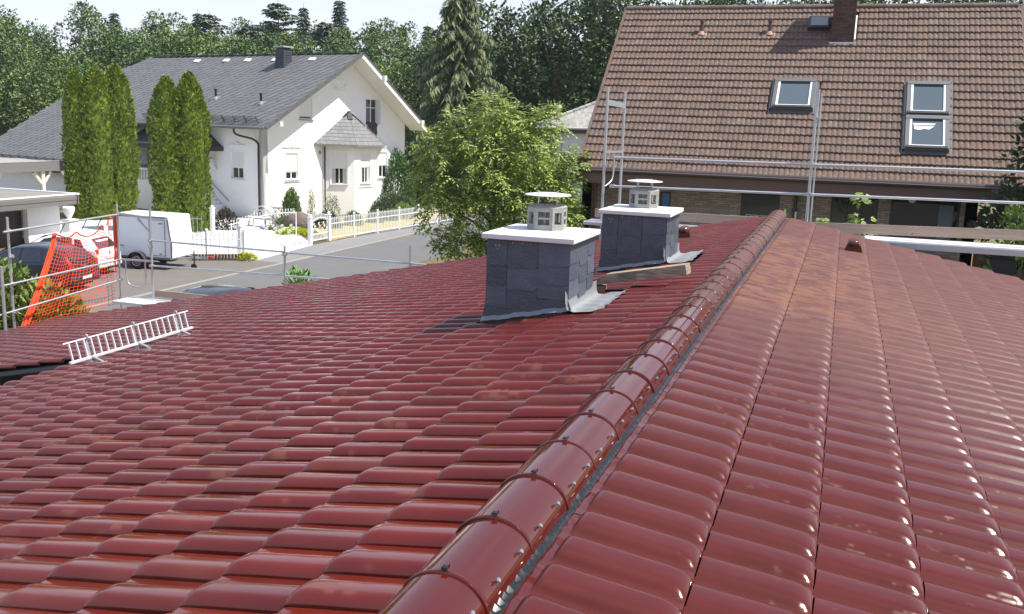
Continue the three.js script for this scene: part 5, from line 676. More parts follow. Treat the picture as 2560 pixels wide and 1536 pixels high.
{ const scroll = (cx, cy, r, z = 0) => { const p = []; for (let i = 0; i <= 26; i++) { const a = i / 26 * Math.PI * 3.2, k = r * (1 - i / 34); p.push([cx + Math.cos(a) * k, cy + Math.sin(a) * k, z]); } return tube(p, 0.011, 40, 5); };
  const gate = (name, label, x, z, turn, w, hs, lean = 0) => { const g = thing(name, label, 'gate', [x, GY, z], turn); const top = (t) => hs[0] + (hs[1] - hs[0]) * t + 0.14 * Math.sin(t * Math.PI); const fr = [box(w, 0.04, 0.035, w / 2, 0.16, 0), box(w, 0.035, 0.03, w / 2, 0.45, 0), box(0.04, hs[0], 0.04, 0.02, hs[0] / 2, 0), box(0.04, hs[1], 0.04, w - 0.02, hs[1] / 2, 0)]; const arc = []; for (let i = 0; i <= 10; i++) arc.push([w * i / 10, top(i / 10), 0]); fr.push(tube(arc, 0.02, 20, 6)); obj('gate_frame', fr, fenceM, g); const n = Math.round(w / 0.13); for (let i = 1; i < n; i++) { const t = i / n, m = obj('picket', picketGeo, fenceM, g); m.position.set(w * t, top(t) - 0.08, 0); m.scale.set(1, 0.26, 1); const m2 = obj('picket', picketGeo, fenceM, g); m2.position.set(w * t, 0.16, 0); m2.scale.set(1, 0.26, 1); } const sc = []; for (let i = 0; i < Math.round(w / 0.42); i++) { const cx = (i + 0.5) * 0.42; sc.push(scroll(cx - 0.09, 0.62, 0.1), scroll(cx + 0.1, 0.76, 0.09), scroll(cx, 0.9, 0.07)); } obj('scrollwork', sc, fenceM, g); return g; };
  gate('garden_gate', 'small white scrolled garden gate between two white pillars', -22.2, -38.75, Math.PI / 2, 1.5, [1.05, 1.05]);
  gate('driveway_gate', 'white scrolled driveway gate standing open beside the trailer', -24.6, -35.9, -40 * D2R + Math.PI / 2 * 1.0, 3.0, [1.0, 1.5]).rotation.y = 50 * D2R;
  const pil = (x, z, label) => { const p = thing('gate_pillar', label, 'pillar', [x, GY, z]); obj('shaft', rbox(0.17, 1.25, 0.17, 0.02, 0, 0.62, 0), M.white, p); obj('cap', [box(0.22, 0.05, 0.22, 0, 1.27, 0), sphere(0.07, 0, 1.35, 0)], M.white, p); return p; };
  pil(-22.2, -38.6, 'white gate pillar next to the driveway opening'); pil(-22.2, -40.3, 'white gate pillar where the long picket fence begins'); pil(-22.6, -33.7, 'white gate pillar at the foot of the open driveway gate'); pil(-28.3, -39.6, 'white pillar close behind the paired thuja columns');
  const pl = thing('urn_pillar', 'white pillar with urn beside the garage corner', 'pillar', [-32.3, GY, -34.5]); pl.scale.set(0.75, 0.8, 0.75); obj('shaft', [box(0.6, 1.05, 0.6, 0, 0.5, 0), box(0.75, 0.1, 0.75, 0, 1.08, 0)], M.white, pl); obj('urn', lathe([[0.2, 1.1], [0.12, 1.2], [0.3, 1.5], [0.36, 1.75], [0.3, 1.85], [0, 1.86]], 0, 0, 0, 16), M.white, pl);
  const bf = thing('iron_fence', 'dark iron railing in the shade of the tall thuja group', 'fence', [-30.8, GY, -35.3]); obj('rail', [bar([0, 1.0, 0], [3.6, 1.0, -2.0], 0.03, 0.03), bar([0, 0.2, 0], [3.6, 0.2, -2.0], 0.03, 0.03)], M.galv, bf); for (let i = 0; i < 22; i++) { const t = i / 21; obj('bar', rod([3.6 * t, 0.1, -2 * t], [3.6 * t, 1.1, -2 * t], 0.012, 6), M.galv, bf); }
}
// ---------- garden ornaments ----------
{
  const st = mat(0xffffff, 0.8, { map: mottle([0.66, 0.65, 0.62], 0.15, 0.4, 55) });
  const bn = thing('garden_bench', 'white ornate garden bench against the white wall', 'bench', [-28.3, GY, -43.6], 75 * D2R - Math.PI / 2); obj('seat', rbox(1.5, 0.06, 0.45, 0.02, 0, 0.48, 0), st, bn); obj('backrest', [box(1.5, 0.05, 0.05, 0, 0.85, -0.2), tube([[-0.75, 0.85, -0.2], [-0.3, 1.0, -0.2], [0, 1.08, -0.2], [0.3, 1.0, -0.2], [0.75, 0.85, -0.2]], 0.03, 20, 6)], st, bn); for (const x of [-0.65, 0.65]) obj('leg', [lathe([[0.06, 0], [0.04, 0.1], [0.07, 0.3], [0.05, 0.46]], x, 0, 0.15, 8), box(0.06, 0.85, 0.06, x, 0.42, -0.2)], st, bn);
  const figs = [['mushroom_ornament', 'pale stone mushroom ornament beside the bench', -27.2, -43.3], ['mushroom_ornament', 'taller pale stone mushroom ornament nearer the driveway', -26.9, -42.9]]; figs.forEach(([n, l, x, z], i) => { const m = thing(n, l, 'ornament', [x, GY, z]); obj('stem', lathe([[0.12, 0], [0.09, 0.3], [0.12, 0.62 + i * 0.1]], 0, 0, 0, 12), st, m); obj('cap', lathe([[0.05, 0.6 + i * 0.1], [0.34, 0.66 + i * 0.1], [0.3, 0.82 + i * 0.1], [0.12, 0.94 + i * 0.1], [0, 0.95 + i * 0.1]], 0, 0, 0, 16), st, m); });
  const lan = thing('stone_lantern', 'white stone lantern on the driveway edge', 'lantern', [-27.6, GY, -44.2]); obj('lantern_body', [box(0.3, 0.8, 0.3, 0, 0.4, 0), lathe([[0, 1.35], [0.3, 1.1], [0.34, 1.02], [0.2, 1.0], [0.2, 0.8], [0, 0.8]], 0, 0, 0, 6)], st, lan);
  const an = thing('stone_cherub', 'weathered stone figure leaning by the planter', 'statue', [-26.6, GY, -42.6]); obj('figure', [lathe([[0.22, 0], [0.2, 0.2], [0.13, 0.3], [0.2, 0.55], [0.16, 0.75], [0.07, 0.84], [0.12, 0.92], [0.13, 1.02], [0.08, 1.1], [0, 1.12]], 0, 0, 0, 14), sphere(0.12, 0.16, 0.62, 0.1, 0.7, 1.6, 0.6), sphere(0.1, -0.17, 0.6, 0.08, 0.7, 1.5, 0.7)], mat(0xffffff, 0.9, { map: mottle([0.45, 0.43, 0.38], 0.35, 0.4, 56) }), an);
  const tr = thing('planter', 'white stone planter trough with grasses', 'planter', [-26.0, GY, -42.5]); obj('trough', [rbox(0.9, 0.34, 0.4, 0.04, 0, 0.2, 0), box(0.7, 0.06, 0.3, 0, 0.03, 0)], st, tr);
  const rk = new THREE.IcosahedronGeometry(0.72, 5); { const p = rk.attributes.position; for (let i = 0; i < p.count; i++) { const v = V(p.getX(i), p.getY(i), p.getZ(i)); const n = 0.72 + 0.5 * fbm(v.x * 2 + 9, v.y * 2 + v.z * 1.7, 4, 3) + 0.12 * fbm(v.x * 9, v.y * 9 + v.z * 8, 2, 4); v.multiplyScalar(n); p.setXYZ(i, v.x * 1.05, v.y * 0.9, v.z * 0.9); } rk.computeVertexNormals(); }
  const r = obj('boulder', rk, mat(0xffffff, 0.95, { map: mottle([0.13, 0.1, 0.085], 0.5, 0.35, 57) })); r.position.set(-25.2, GY + 0.42, -42.4); tag(r, 'brown rough boulder in the flower bed by the garden gate', 'boulder');
  const mh = thing('manhole_cover', 'round pale manhole cover set in the road', 'manhole', [-17.3, GY + 0.004, -42.4]); obj('rim', new THREE.RingGeometry(0.34, 0.5, 28).rotateX(-Math.PI / 2), mat([0.22, 0.17, 0.14], 0.8), mh); obj('cover', new THREE.CircleGeometry(0.34, 28).rotateX(-Math.PI / 2).translate(0, 0.002, 0), mat([0.5, 0.5, 0.5], 0.6), mh);
}
// ================= vegetation =================
/** many small leaf faces as one geometry; pts: [x,y,z, nx,ny,nz] placed by fn */
class Leaves { constructor(seed) { this.p = []; this.n = []; this.c = []; this.R = rng(seed); }
  leaf(x, y, z, dir, up, L, W, col) { // pointed leaf, two halves folded a little along the midrib
    const d = dir, u = up; const sx = d.y * u.z - d.z * u.y, sy = d.z * u.x - d.x * u.z, sz = d.x * u.y - d.y * u.x, sl = Math.hypot(sx, sy, sz) || 1; const ax = sx / sl * W / 2, ay = sy / sl * W / 2, az = sz / sl * W / 2; const nx = u.x, ny = u.y, nz = u.z; const m = 0.42 * L, f = 0.12 * W;
    const A = [x, y, z], B = [x + d.x * m + ax + nx * f, y + d.y * m + ay + ny * f, z + d.z * m + az + nz * f], C = [x + d.x * L, y + d.y * L, z + d.z * L], D = [x + d.x * m - ax + nx * f, y + d.y * m - ay + ny * f, z + d.z * m - az + nz * f];
    this.p.push(...A, ...B, ...C, ...A, ...C, ...D); for (let i = 0; i < 6; i++) { this.c.push(col[0], col[1], col[2]); } }
  rdir() { const R = this.R, z = R() * 2 - 1, a = R() * 6.2832, s = Math.sqrt(1 - z * z); return V(Math.cos(a) * s, z, Math.sin(a) * s); }
  build() { const g = new THREE.BufferGeometry(); g.setAttribute('position', new THREE.Float32BufferAttribute(this.p, 3)); g.setAttribute('color', new THREE.Float32BufferAttribute(this.c, 3)); g.computeVertexNormals(); return g; } }
const leafM = (rough = 0.6, tr = 0.0) => new THREE.MeshPhysicalMaterial({ color: 0xffffff, vertexColors: true, roughness: rough, side: THREE.DoubleSide, ...(tr ? { transmission: tr, thickness: 0 } : {}) });
const LM = leafM(0.65), LMt = leafM(0.7, 0.4);
const barkM = mat(0xffffff, 0.95, { map: mottle([0.11, 0.09, 0.07], 0.4, 0.6, 58) });
const vary = (R, c, a = 0.3) => { const k = 1 + (R() - 0.5) * 2 * a, h = (R() - 0.5) * a * 0.5; return [c[0] * k * (1 + h), c[1] * k, c[2] * k * (1 - h)]; };
function limbGeo(a, b, r0, r1, R, bend = 0.1) { const m = a.clone().lerp(b, 0.5).add(V((R() - 0.5) * bend, (R() - 0.2) * bend, (R() - 0.5) * bend)); const c = new THREE.CatmullRomCurve3([a, m, b]); const N = 6, rad = 6, pos = [], idx = [], fr = c.computeFrenetFrames(N); for (let i = 0; i <= N; i++) { const p = c.getPoint(i / N), r = lerp(r0, r1, i / N); for (let k = 0; k < rad; k++) { const q = k / rad * 6.2832, v = fr.normals[i].clone().multiplyScalar(Math.cos(q) * r).addScaledVector(fr.binormals[i], Math.sin(q) * r).add(p); pos.push(v.x, v.y, v.z); } } for (let i = 0; i < N; i++) for (let k = 0; k < rad; k++) { const A = i * rad + k, B = i * rad + (k + 1) % rad; idx.push(A, B, A + rad, B, B + rad, A + rad); } const g = new THREE.BufferGeometry(); g.setAttribute('position', new THREE.Float32BufferAttribute(pos, 3)); g.setIndex(idx); g.computeVertexNormals(); const u = []; for (let i = 0; i < pos.length / 3; i++) u.push(pos[3 * i] + pos[3 * i + 2], pos[3 * i + 1]); g.setAttribute('uv', new THREE.Float32BufferAttribute(u, 2)); return g; }
/** broadleaf tree: trunk, limbs to lobes, lobes filled with leaf clumps */
function broadleaf(seed, h, rw, cols, o = {}) {
  const R = rng(seed), lv = new Leaves(seed + 1), wood = [], lobes = []; const nl = o.lobes || 13, base = o.base || 0.3;
  for (let i = 0; i < nl; i++) { const t = (i + 0.5) / nl, y = h * lerp(base, 0.97, t), rr = rw * Math.sqrt(Math.sin(Math.PI * clamp(0.12 + t * 0.82))) * (0.55 + R() * 0.4), a = i * 2.4 + R(); lobes.push([V(Math.cos(a) * rr * 0.72, y - h * 0.06, Math.sin(a) * rr * 0.72), rw * (0.36 + R() * 0.2) * (1 - 0.35 * t)]); }
  wood.push(limbGeo(V(0, -0.5, 0), V(0, h * 0.82, 0), 0.035 * h * (o.trunk || 0.7), 0.03, R, 0.6));
  for (const [c, r] of lobes) wood.push(limbGeo(V(0, c.y * 0.72, 0), c, 0.008 * h, 0.015, R, 0.4));
  const per = o.per || 420, L = o.L || 0.34, cl = o.clump || 9;
  for (const [c, r] of lobes) for (let k = 0; k < per / cl; k++) { const d = lv.rdir(); if (d.y < -0.5) d.y *= -0.5; const rr = r * (0.62 + 0.42 * Math.sqrt(R())), q = c.clone().addScaledVector(d, rr * (0.9 + 0.25 * R())); q.y -= 0.12 * r; const cc = vary(R, cols[Math.floor(R() * cols.length)], 0.4); for (let m = 0; m < cl; m++) { const e = lv.rdir(), s = L * 1.5; const out = d.clone().multiplyScalar(0.7).add(e).normalize(); const up = V(0, 1, 0).addScaledVector(lv.rdir(), 0.8).normalize(); lv.leaf(q.x + e.x * s * 0.7, q.y + e.y * s * 0.5, q.z + e.z * s * 0.7, out, up, L * (0.7 + 0.6 * R()), L * (0.5 + 0.3 * R()), vary(R, cc, 0.18)); } }
  return { crown: lv.build(), trunk: merged(wood) };
}
/** spruce-like conifer: whorls of drooping boughs with needle sprays */
function conifer(seed, h, rw, cols, o = {}) {
  const R = rng(seed), lv = new Leaves(seed + 2), wood = [limbGeo(V(0, -0.5, 0), V(0, h, 0), 0.014 * h, 0.02, R, 0.1)]; const nw = o.whorls || 26;
  for (let i = 0; i < nw; i++) { const t = i / nw, y = h * lerp(o.base || 0.12, 0.985, t), len = rw * Math.pow(1 - t, o.pow || 0.85) * (0.8 + 0.4 * R()) + 0.1, nb = o.nb || 7; for (let b = 0; b < nb; b++) { if (R() < (o.gap || 0.06)) continue; const a = b / nb * 6.283 + i * 0.9 + R() * 0.5, dr = o.droop || 0.25, l = len * (0.7 + 0.5 * R()); const e = V(Math.cos(a) * l, y - l * dr + 0.12 * l * R(), Math.sin(a) * l), s0 = V(0, y, 0); if (i % 2 === 0) wood.push(limbGeo(s0, e, 0.012 + 0.008 * l, 0.006, R, 0.1)); const ns = Math.max(4, Math.round(l * (o.den || 8))); for (let k = 0; k < ns; k++) { const u = 0.15 + 0.85 * (k + R()) / ns, q = s0.clone().lerp(e, u); q.y += Math.sin(u * 3.14) * 0.06 * l; const hang = o.hang || 0; const cc = vary(R, cols[Math.floor(R() * cols.length)], 0.3); for (let m = 0; m < 4; m++) { const sd = (m % 2 ? 1 : -1) * (0.6 + R()), d = V(Math.cos(a + sd), -0.25 - R() * 0.4 - hang * 1.5, Math.sin(a + sd)).normalize(); lv.leaf(q.x, q.y, q.z, d, V(R() - 0.5, 1, R() - 0.5).normalize(), (o.L || 0.42) * (0.6 + 0.7 * R()), (o.Wd || 0.13) * (0.7 + 0.6 * R()), vary(R, cc, 0.2)); } } } }
  return { crown: lv.build(), trunk: merged(wood) };
}
function plantTree(name, geo, label, cat, pos, turn, group, sc = [1, 1, 1], lm = LM) { const t = thing(name, label, cat, pos, turn, group); obj('trunk', geo.trunk, barkM, t); obj('crown', geo.crown, lm, t); t.scale.set(...sc); return t; }
// ---------- wooded hillside ----------
{
  const G1 = [[0.073, 0.128, 0.027], [0.096, 0.158, 0.037], [0.055, 0.106, 0.024]], G2 = [[0.120, 0.188, 0.037], [0.096, 0.150, 0.034], [0.152, 0.210, 0.049]], G3 = [[0.048, 0.087, 0.024], [0.064, 0.106, 0.030]], GB = [[0.321, 0.180, 0.037], [0.193, 0.166, 0.037]];
  const protos = [['oak_tree', broadleaf(501, 14, 5.2, G1, { lobes: 16, per: 380 }), 'dark green broad oak'], ['beech_tree', broadleaf(502, 15, 4.6, G2, { lobes: 15, per: 400 }), 'light green rounded beech'], ['maple_tree', broadleaf(503, 12, 4.8, [...G1, ...G2], { lobes: 14, per: 400 }), 'mid green maple'], ['shady_tree', broadleaf(504, 16, 5.4, G3, { lobes: 17, per: 380 }), 'deep green tall tree']];
  const con = [['spruce_tree', conifer(505, 15, 2.9, [[0.085, 0.131, 0.076], [0.063, 0.110, 0.066]], { whorls: 40, nb: 8, den: 5, L: 0.62, Wd: 0.24, droop: 0.32, gap: 0.12 }), 'dark pointed spruce'], ['pine_tree', conifer(506, 14, 3.8, [[0.101, 0.145, 0.106], [0.129, 0.172, 0.106]], { whorls: 26, nb: 6, base: 0.3, pow: 0.55, droop: -0.12, den: 8, L: 0.6, Wd: 0.3, gap: 0.3 }), 'grey-green ragged pine']];
  const first = {}; const R = rng(90);
  const place = (pr, az, d, sc = 1, label) => { // az: degrees left of the ridge direction, d metres from the roof
    const x = 0.94 - Math.sin(az * D2R) * d, z = -Math.cos(az * D2R) * d, y = groundY(x, z) - 0.3, [n, geo, lb] = pr; const rank = d < 78 ? 'at the very edge' : d < 98 ? 'in the front rank' : d < 114 ? 'in the second rank' : d < 130 ? 'in the third rank' : 'on the skyline', where = az > 43 ? 'beyond the carport' : az > 36 ? 'above the low slate wing' : az > 28 ? 'above the slate ridge' : az > 20 ? 'beside the white gable' : az > 10 ? 'behind the walnut tree' : 'behind the brick house'; label = `${lb} ${rank} of the wood ${where}`; const s = sc * (0.9 + 0.2 * R()); const a = [s * (0.92 + R() * 0.16), s, s * (0.92 + R() * 0.16)];
    if (!first[n]) { first[n] = plantTree(n, geo, label || lb, 'tree', [x, y, z], R() * 6.28, 'trees of the wooded hillside', a); } else dup(first[n], [x, y, z], R() * 6.28, label || lb, 'trees of the wooded hillside', a); };
  // left-hand wood behind the white house, three ranks up the slope
  for (let az = 50; az > 14; az -= 2.3) place(protos[Math.floor(R() * 3)], az + R() - 0.5, 88 + R() * 8, 0.72);
  for (let az = 51; az > 10; az -= 2.0) place(protos[Math.floor(R() * 3)], az + R() - 0.5, 104 + R() * 8, 0.85);
  for (let az = 50; az > 8; az -= 1.8) place(protos[Math.floor(R() * 3)], az + R() - 0.5, 120 + R() * 8, 0.92);
  for (let az = 51; az > 6; az -= 2.1) place(protos[Math.floor(R() * 3)], az + R() - 0.5, 138 + R() * 8, 1.0);
  for (let az = 53; az < 72; az += 2.4) { place(protos[Math.floor(R() * 3)], az, 92 + R() * 8, 0.75); place(protos[Math.floor(R() * 3)], az + 1, 112 + R() * 10, 0.9); place(protos[Math.floor(R() * 3)], az + 0.5, 134 + R() * 8, 1); }
  // tall shady trees right of the white house
  for (const [az, d, s] of [[24, 84, 0.85], [21, 80, 0.95], [18.5, 82, 1.05], [16.5, 76, 1.1], [14.5, 80, 1.12], [12.8, 76, 1.15], [11.2, 82, 1.1], [9.1, 92, 1.13], [7.9, 94, 1.13], [4, 95, 1.05], [1.4, 92, 1.12], [-1, 94, 1.16], [-3.4, 92, 1.12], [-5.4, 94, 1.15], [-8, 94, 1.13]]) place(protos[3], az, d, s);
  for (const [az, d, s] of [[25.8, 90, 0.8], [23, 74, 0.5], [19.5, 70, 0.42], [27.5, 86, 0.6]]) place(protos[1], az, d, s);
  // conifer tops along the skyline
  for (const [k, az, d, s] of [[0, 45.6, 132, 0.85], [0, 44.6, 134, 0.85], [0, 41.2, 138, 1.0], [0, 39.2, 140, 0.98], [1, 36.3, 130, 1.2], [0, 36.9, 132, 1.02], [1, 32.6, 134, 1.18], [0, 31.2, 138, 1.14], [1, 30.0, 132, 1.15], [0, 29.2, 138, 1.18], [1, 34.2, 136, 1.0], [0, 27.4, 140, 1.08], [0, 25.6, 142, 1.05], [0, 24.2, 140, 1.05], [0, 6.5, 110, 1.0]]) place(con[k], az, d, s);
  { const lr = conifer(510, 17, 4.6, [[0.11, 0.14, 0.05], [0.13, 0.15, 0.06], [0.085, 0.115, 0.04]], { whorls: 44, nb: 9, droop: 0.4, hang: 0.7, den: 8, L: 0.6, Wd: 0.13, base: 0.08, gap: 0.14, pow: 0.7 }); const az = 22.3, d = 72, x = 0.94 - Math.sin(az * D2R) * d, z = -Math.cos(az * D2R) * d; plantTree('larch_tree', lr, 'tall brownish-green larch with drooping branches right of the white gable', 'tree', [x, groundY(x, z) - 0.3, z], 1, null, [1, 1, 1]); }
  const au = broadleaf(511, 8, 3, GB, { lobes: 9, per: 300 }); for (const [i, az] of [[0, 31.8], [1, 33.6]]) { const d = 126, x = 0.94 - Math.sin(az * D2R) * d, z = -Math.cos(az * D2R) * d; plantTree('rust_tree', au, i ? 'rust-brown tree left of the pines in the wood' : 'rust-brown tree under the pine tops in the wood', 'tree', [x, groundY(x, z) + 3.2, z], i, null, [0.7, 0.9, 0.7]); }
}
// ---------- thuja columns ----------
{
  const col = (seed, h, r) => { const R = rng(seed), lv = new Leaves(seed); const N = Math.round(h * 1900); const cols = [[0.18, 0.25, 0.02], [0.14, 0.205, 0.018], [0.25, 0.31, 0.024], [0.1, 0.16, 0.016]];
    const rad = (t) => r * Math.pow(Math.min(1, (1 - t) * 3.8), 0.64) * (0.93 + 0.07 * t) * (0.82 + 0.18 * Math.min(1, t * 6));
    for (let i = 0; i < N / 5; i++) { const t = R(), a = R() * 6.283, lump = 0.72 + 0.5 * fbm(a * 2.2 + seed, t * h * 1.6, 3, seed), rr = rad(t) * lump * (0.9 + 0.12 * R()); const q = V(Math.cos(a) * rr, t * h, Math.sin(a) * rr), cc = vary(R, cols[Math.floor(R() * 4)], 0.22); for (let m = 0; m < 5; m++) { const d = V(Math.cos(a) * 0.75 + (R() - 0.5) * 0.9, 0.7 + R() * 0.7, Math.sin(a) * 0.75 + (R() - 0.5) * 0.9).normalize(); const up = V(Math.cos(a) + (R() - 0.5) * 1.6, 0.2, Math.sin(a) + (R() - 0.5) * 1.6).normalize(); lv.leaf(q.x + (R() - 0.5) * 0.12, q.y + (R() - 0.5) * 0.14, q.z + (R() - 0.5) * 0.12, d, up, 0.1 + R() * 0.1, 0.06 + R() * 0.04, vary(R, cc, 0.18)); } }
    const core = lathe(Array.from({ length: 13 }, (_, k) => [Math.max(0.01, rad(k / 12) * 0.7), k / 12 * h * 0.985]), 0, 0, 0, 14); return [lv.build(), core]; };
  const coreM = mat([0.13, 0.18, 0.02], 1);
  const mkT = (label, x, z, h, r, seed, grp) => { const t = thing('thuja', label, 'thuja', [x, GY, z], 0, grp); const [g, c] = col(seed, h, r); obj('trunk', c, coreM, t); obj('crown', g, LM, t); };
  mkT('slim thuja column standing left in the tall group by the garage', -37.95, -41.3, 7.75, 0.68, 601); mkT('widest thuja column in the tall group by the garage', -37.2, -41.95, 7.95, 1.05, 602); mkT('thuja column at the stairs side of the tall group', -37.0, -43.2, 8.2, 1.0, 603);
  mkT('left column of the thuja pair behind the trailer', -30.55, -39.3, 7.45, 0.86, 604); mkT('taller right column of the thuja pair behind the trailer', -29.75, -40.0, 7.7, 0.92, 605);
}
// ---------- walnut tree on this side of the road ----------
{
  const R = rng(700), lv = new Leaves(701), wood = []; const cols = [[0.338, 0.432, 0.060], [0.263, 0.360, 0.048], [0.425, 0.504, 0.084], [0.200, 0.276, 0.042]];
  const lobes = [[0.0, 5.75, 0, 0.95], [0.9, 5.45, 0.3, 0.75], [-0.9, 5.2, 0.2, 0.95], [2.0, 5.55, -0.2, 0.55], [-1.9, 4.3, 0.3, 0.95], [0.2, 4.6, 0.7, 1.15], [1.6, 4.3, 0.5, 1.0], [2.75, 3.7, 0.3, 0.75], [-2.3, 3.3, 0.2, 0.75], [-0.9, 3.4, 0.9, 1.15], [0.8, 3.2, 1.0, 1.1], [2.2, 2.9, 0.5, 0.85], [-1.7, 2.4, 0.8, 0.85], [0.0, 2.2, 1.0, 1.0], [-0.9, 1.5, 0.9, 0.8], [1.0, 2.0, 0.9, 0.8], [3.0, 2.3, 0.2, 0.45], [0.3, 4.2, -0.9, 1.1], [-1.2, 3.6, -1.0, 1.0], [1.5, 3.4, -1.0, 1.0], [-0.2, 1.2, 0.3, 0.6], [-1.6, 1.2, 0.6, 0.4], [3.1, 4.25, 0.1, 0.4]];
  wood.push(limbGeo(V(0, -1, 0), V(0.1, 2.2, 0), 0.2, 0.14, R, 0.2), limbGeo(V(0.1, 2.2, 0), V(0, 5.4, 0), 0.12, 0.02, R, 0.3));
  for (const [x, y, z, r] of lobes) { wood.push(limbGeo(V(0.05, Math.max(0.8, y * 0.55), 0), V(x, y, z), 0.055, 0.012, R, 0.3));
    const nb = Math.round(52 * r * r + 16); for (let k = 0; k < nb; k++) { const d = lv.rdir(); const q = V(x, y, z).addScaledVector(d, r * (0.45 + 0.62 * Math.sqrt(R()))); if (k % 3 === 0) wood.push(limbGeo(V(x, y, z).lerp(q, 0.1), q, 0.012, 0.004, R, 0.08)); // one compound leaf spray per twig
      for (let f = 0; f < 4; f++) { const rd = d.clone().multiplyScalar(0.6).add(lv.rdir()).add(V(0, -0.15, 0)).normalize(), cc = vary(R, cols[Math.floor(R() * 4)], 0.25); const len = 0.3 + R() * 0.16; for (let m = 0; m < 7; m++) { const t = 0.2 + 0.8 * Math.floor(m / 2) / 3, side = m === 6 ? 0 : (m % 2 ? 1 : -1); const px = q.x + rd.x * len * t, py = q.y + rd.y * len * t - 0.1 * t * t, pz = q.z + rd.z * len * t; const sv = rd.clone().cross(V(0, 1, 0)).normalize(); const ld = rd.clone().multiplyScalar(0.6).addScaledVector(sv, side * 0.9).add(V(0, -0.3, 0)).normalize(); lv.leaf(px, py, pz, ld, V((R() - 0.5) * 0.8, 1, (R() - 0.5) * 0.8).normalize(), 0.13 + R() * 0.07, 0.062 + R() * 0.03, vary(R, cc, 0.18)); } } } }
  const t = plantTree('walnut_tree', { crown: lv.build(), trunk: merged(wood) }, 'bright green walnut tree with loose leafy crown left of the brick house', 'tree', [-9.05, -3.3, -27.2], 0.1, null, [0.82, 0.82, 0.82], LMt);
}
// ---------- shrubs and small plants ----------
function bush(seed, rx, ry, rz, cols, L, n, lift = 1) { const R = rng(seed), lv = new Leaves(seed); for (let i = 0; i < n; i++) { const d = lv.rdir(); d.y = Math.abs(d.y); const k = (0.72 + 0.3 * R()) * (0.85 + 0.3 * fbm(d.x * 2 + seed, d.z * 2 + d.y * 2, 2, seed)); const q = V(d.x * rx * k, d.y * ry * k, d.z * rz * k); const out = d.clone().add(lv.rdir().multiplyScalar(0.7)).add(V(0, 0.3 * lift, 0)).normalize(); lv.leaf(q.x, q.y, q.z, out, V(R() - 0.5, 1, R() - 0.5).normalize(), L * (0.6 + 0.8 * R()), L * 0.5, vary(R, cols[Math.floor(R() * cols.length)], 0.3)); } return lv.build(); }
function shrub(name, label, cat, pos, seed, rx, ry, rz, cols, L, n, grp) { const t = thing(name, label, cat, pos, 0, grp); obj('foliage', bush(seed, rx, ry, rz, cols, L, n), LM, t); const st = []; const R = rng(seed); for (let k = 0; k < 6; k++) { const a = R() * 6.28; st.push(rod([0, 0, 0], [Math.cos(a) * rx * 0.55, ry * 0.7, Math.sin(a) * rz * 0.55], 0.02, 5, 0.008)); } obj('stem', st, barkM, t); return t; }
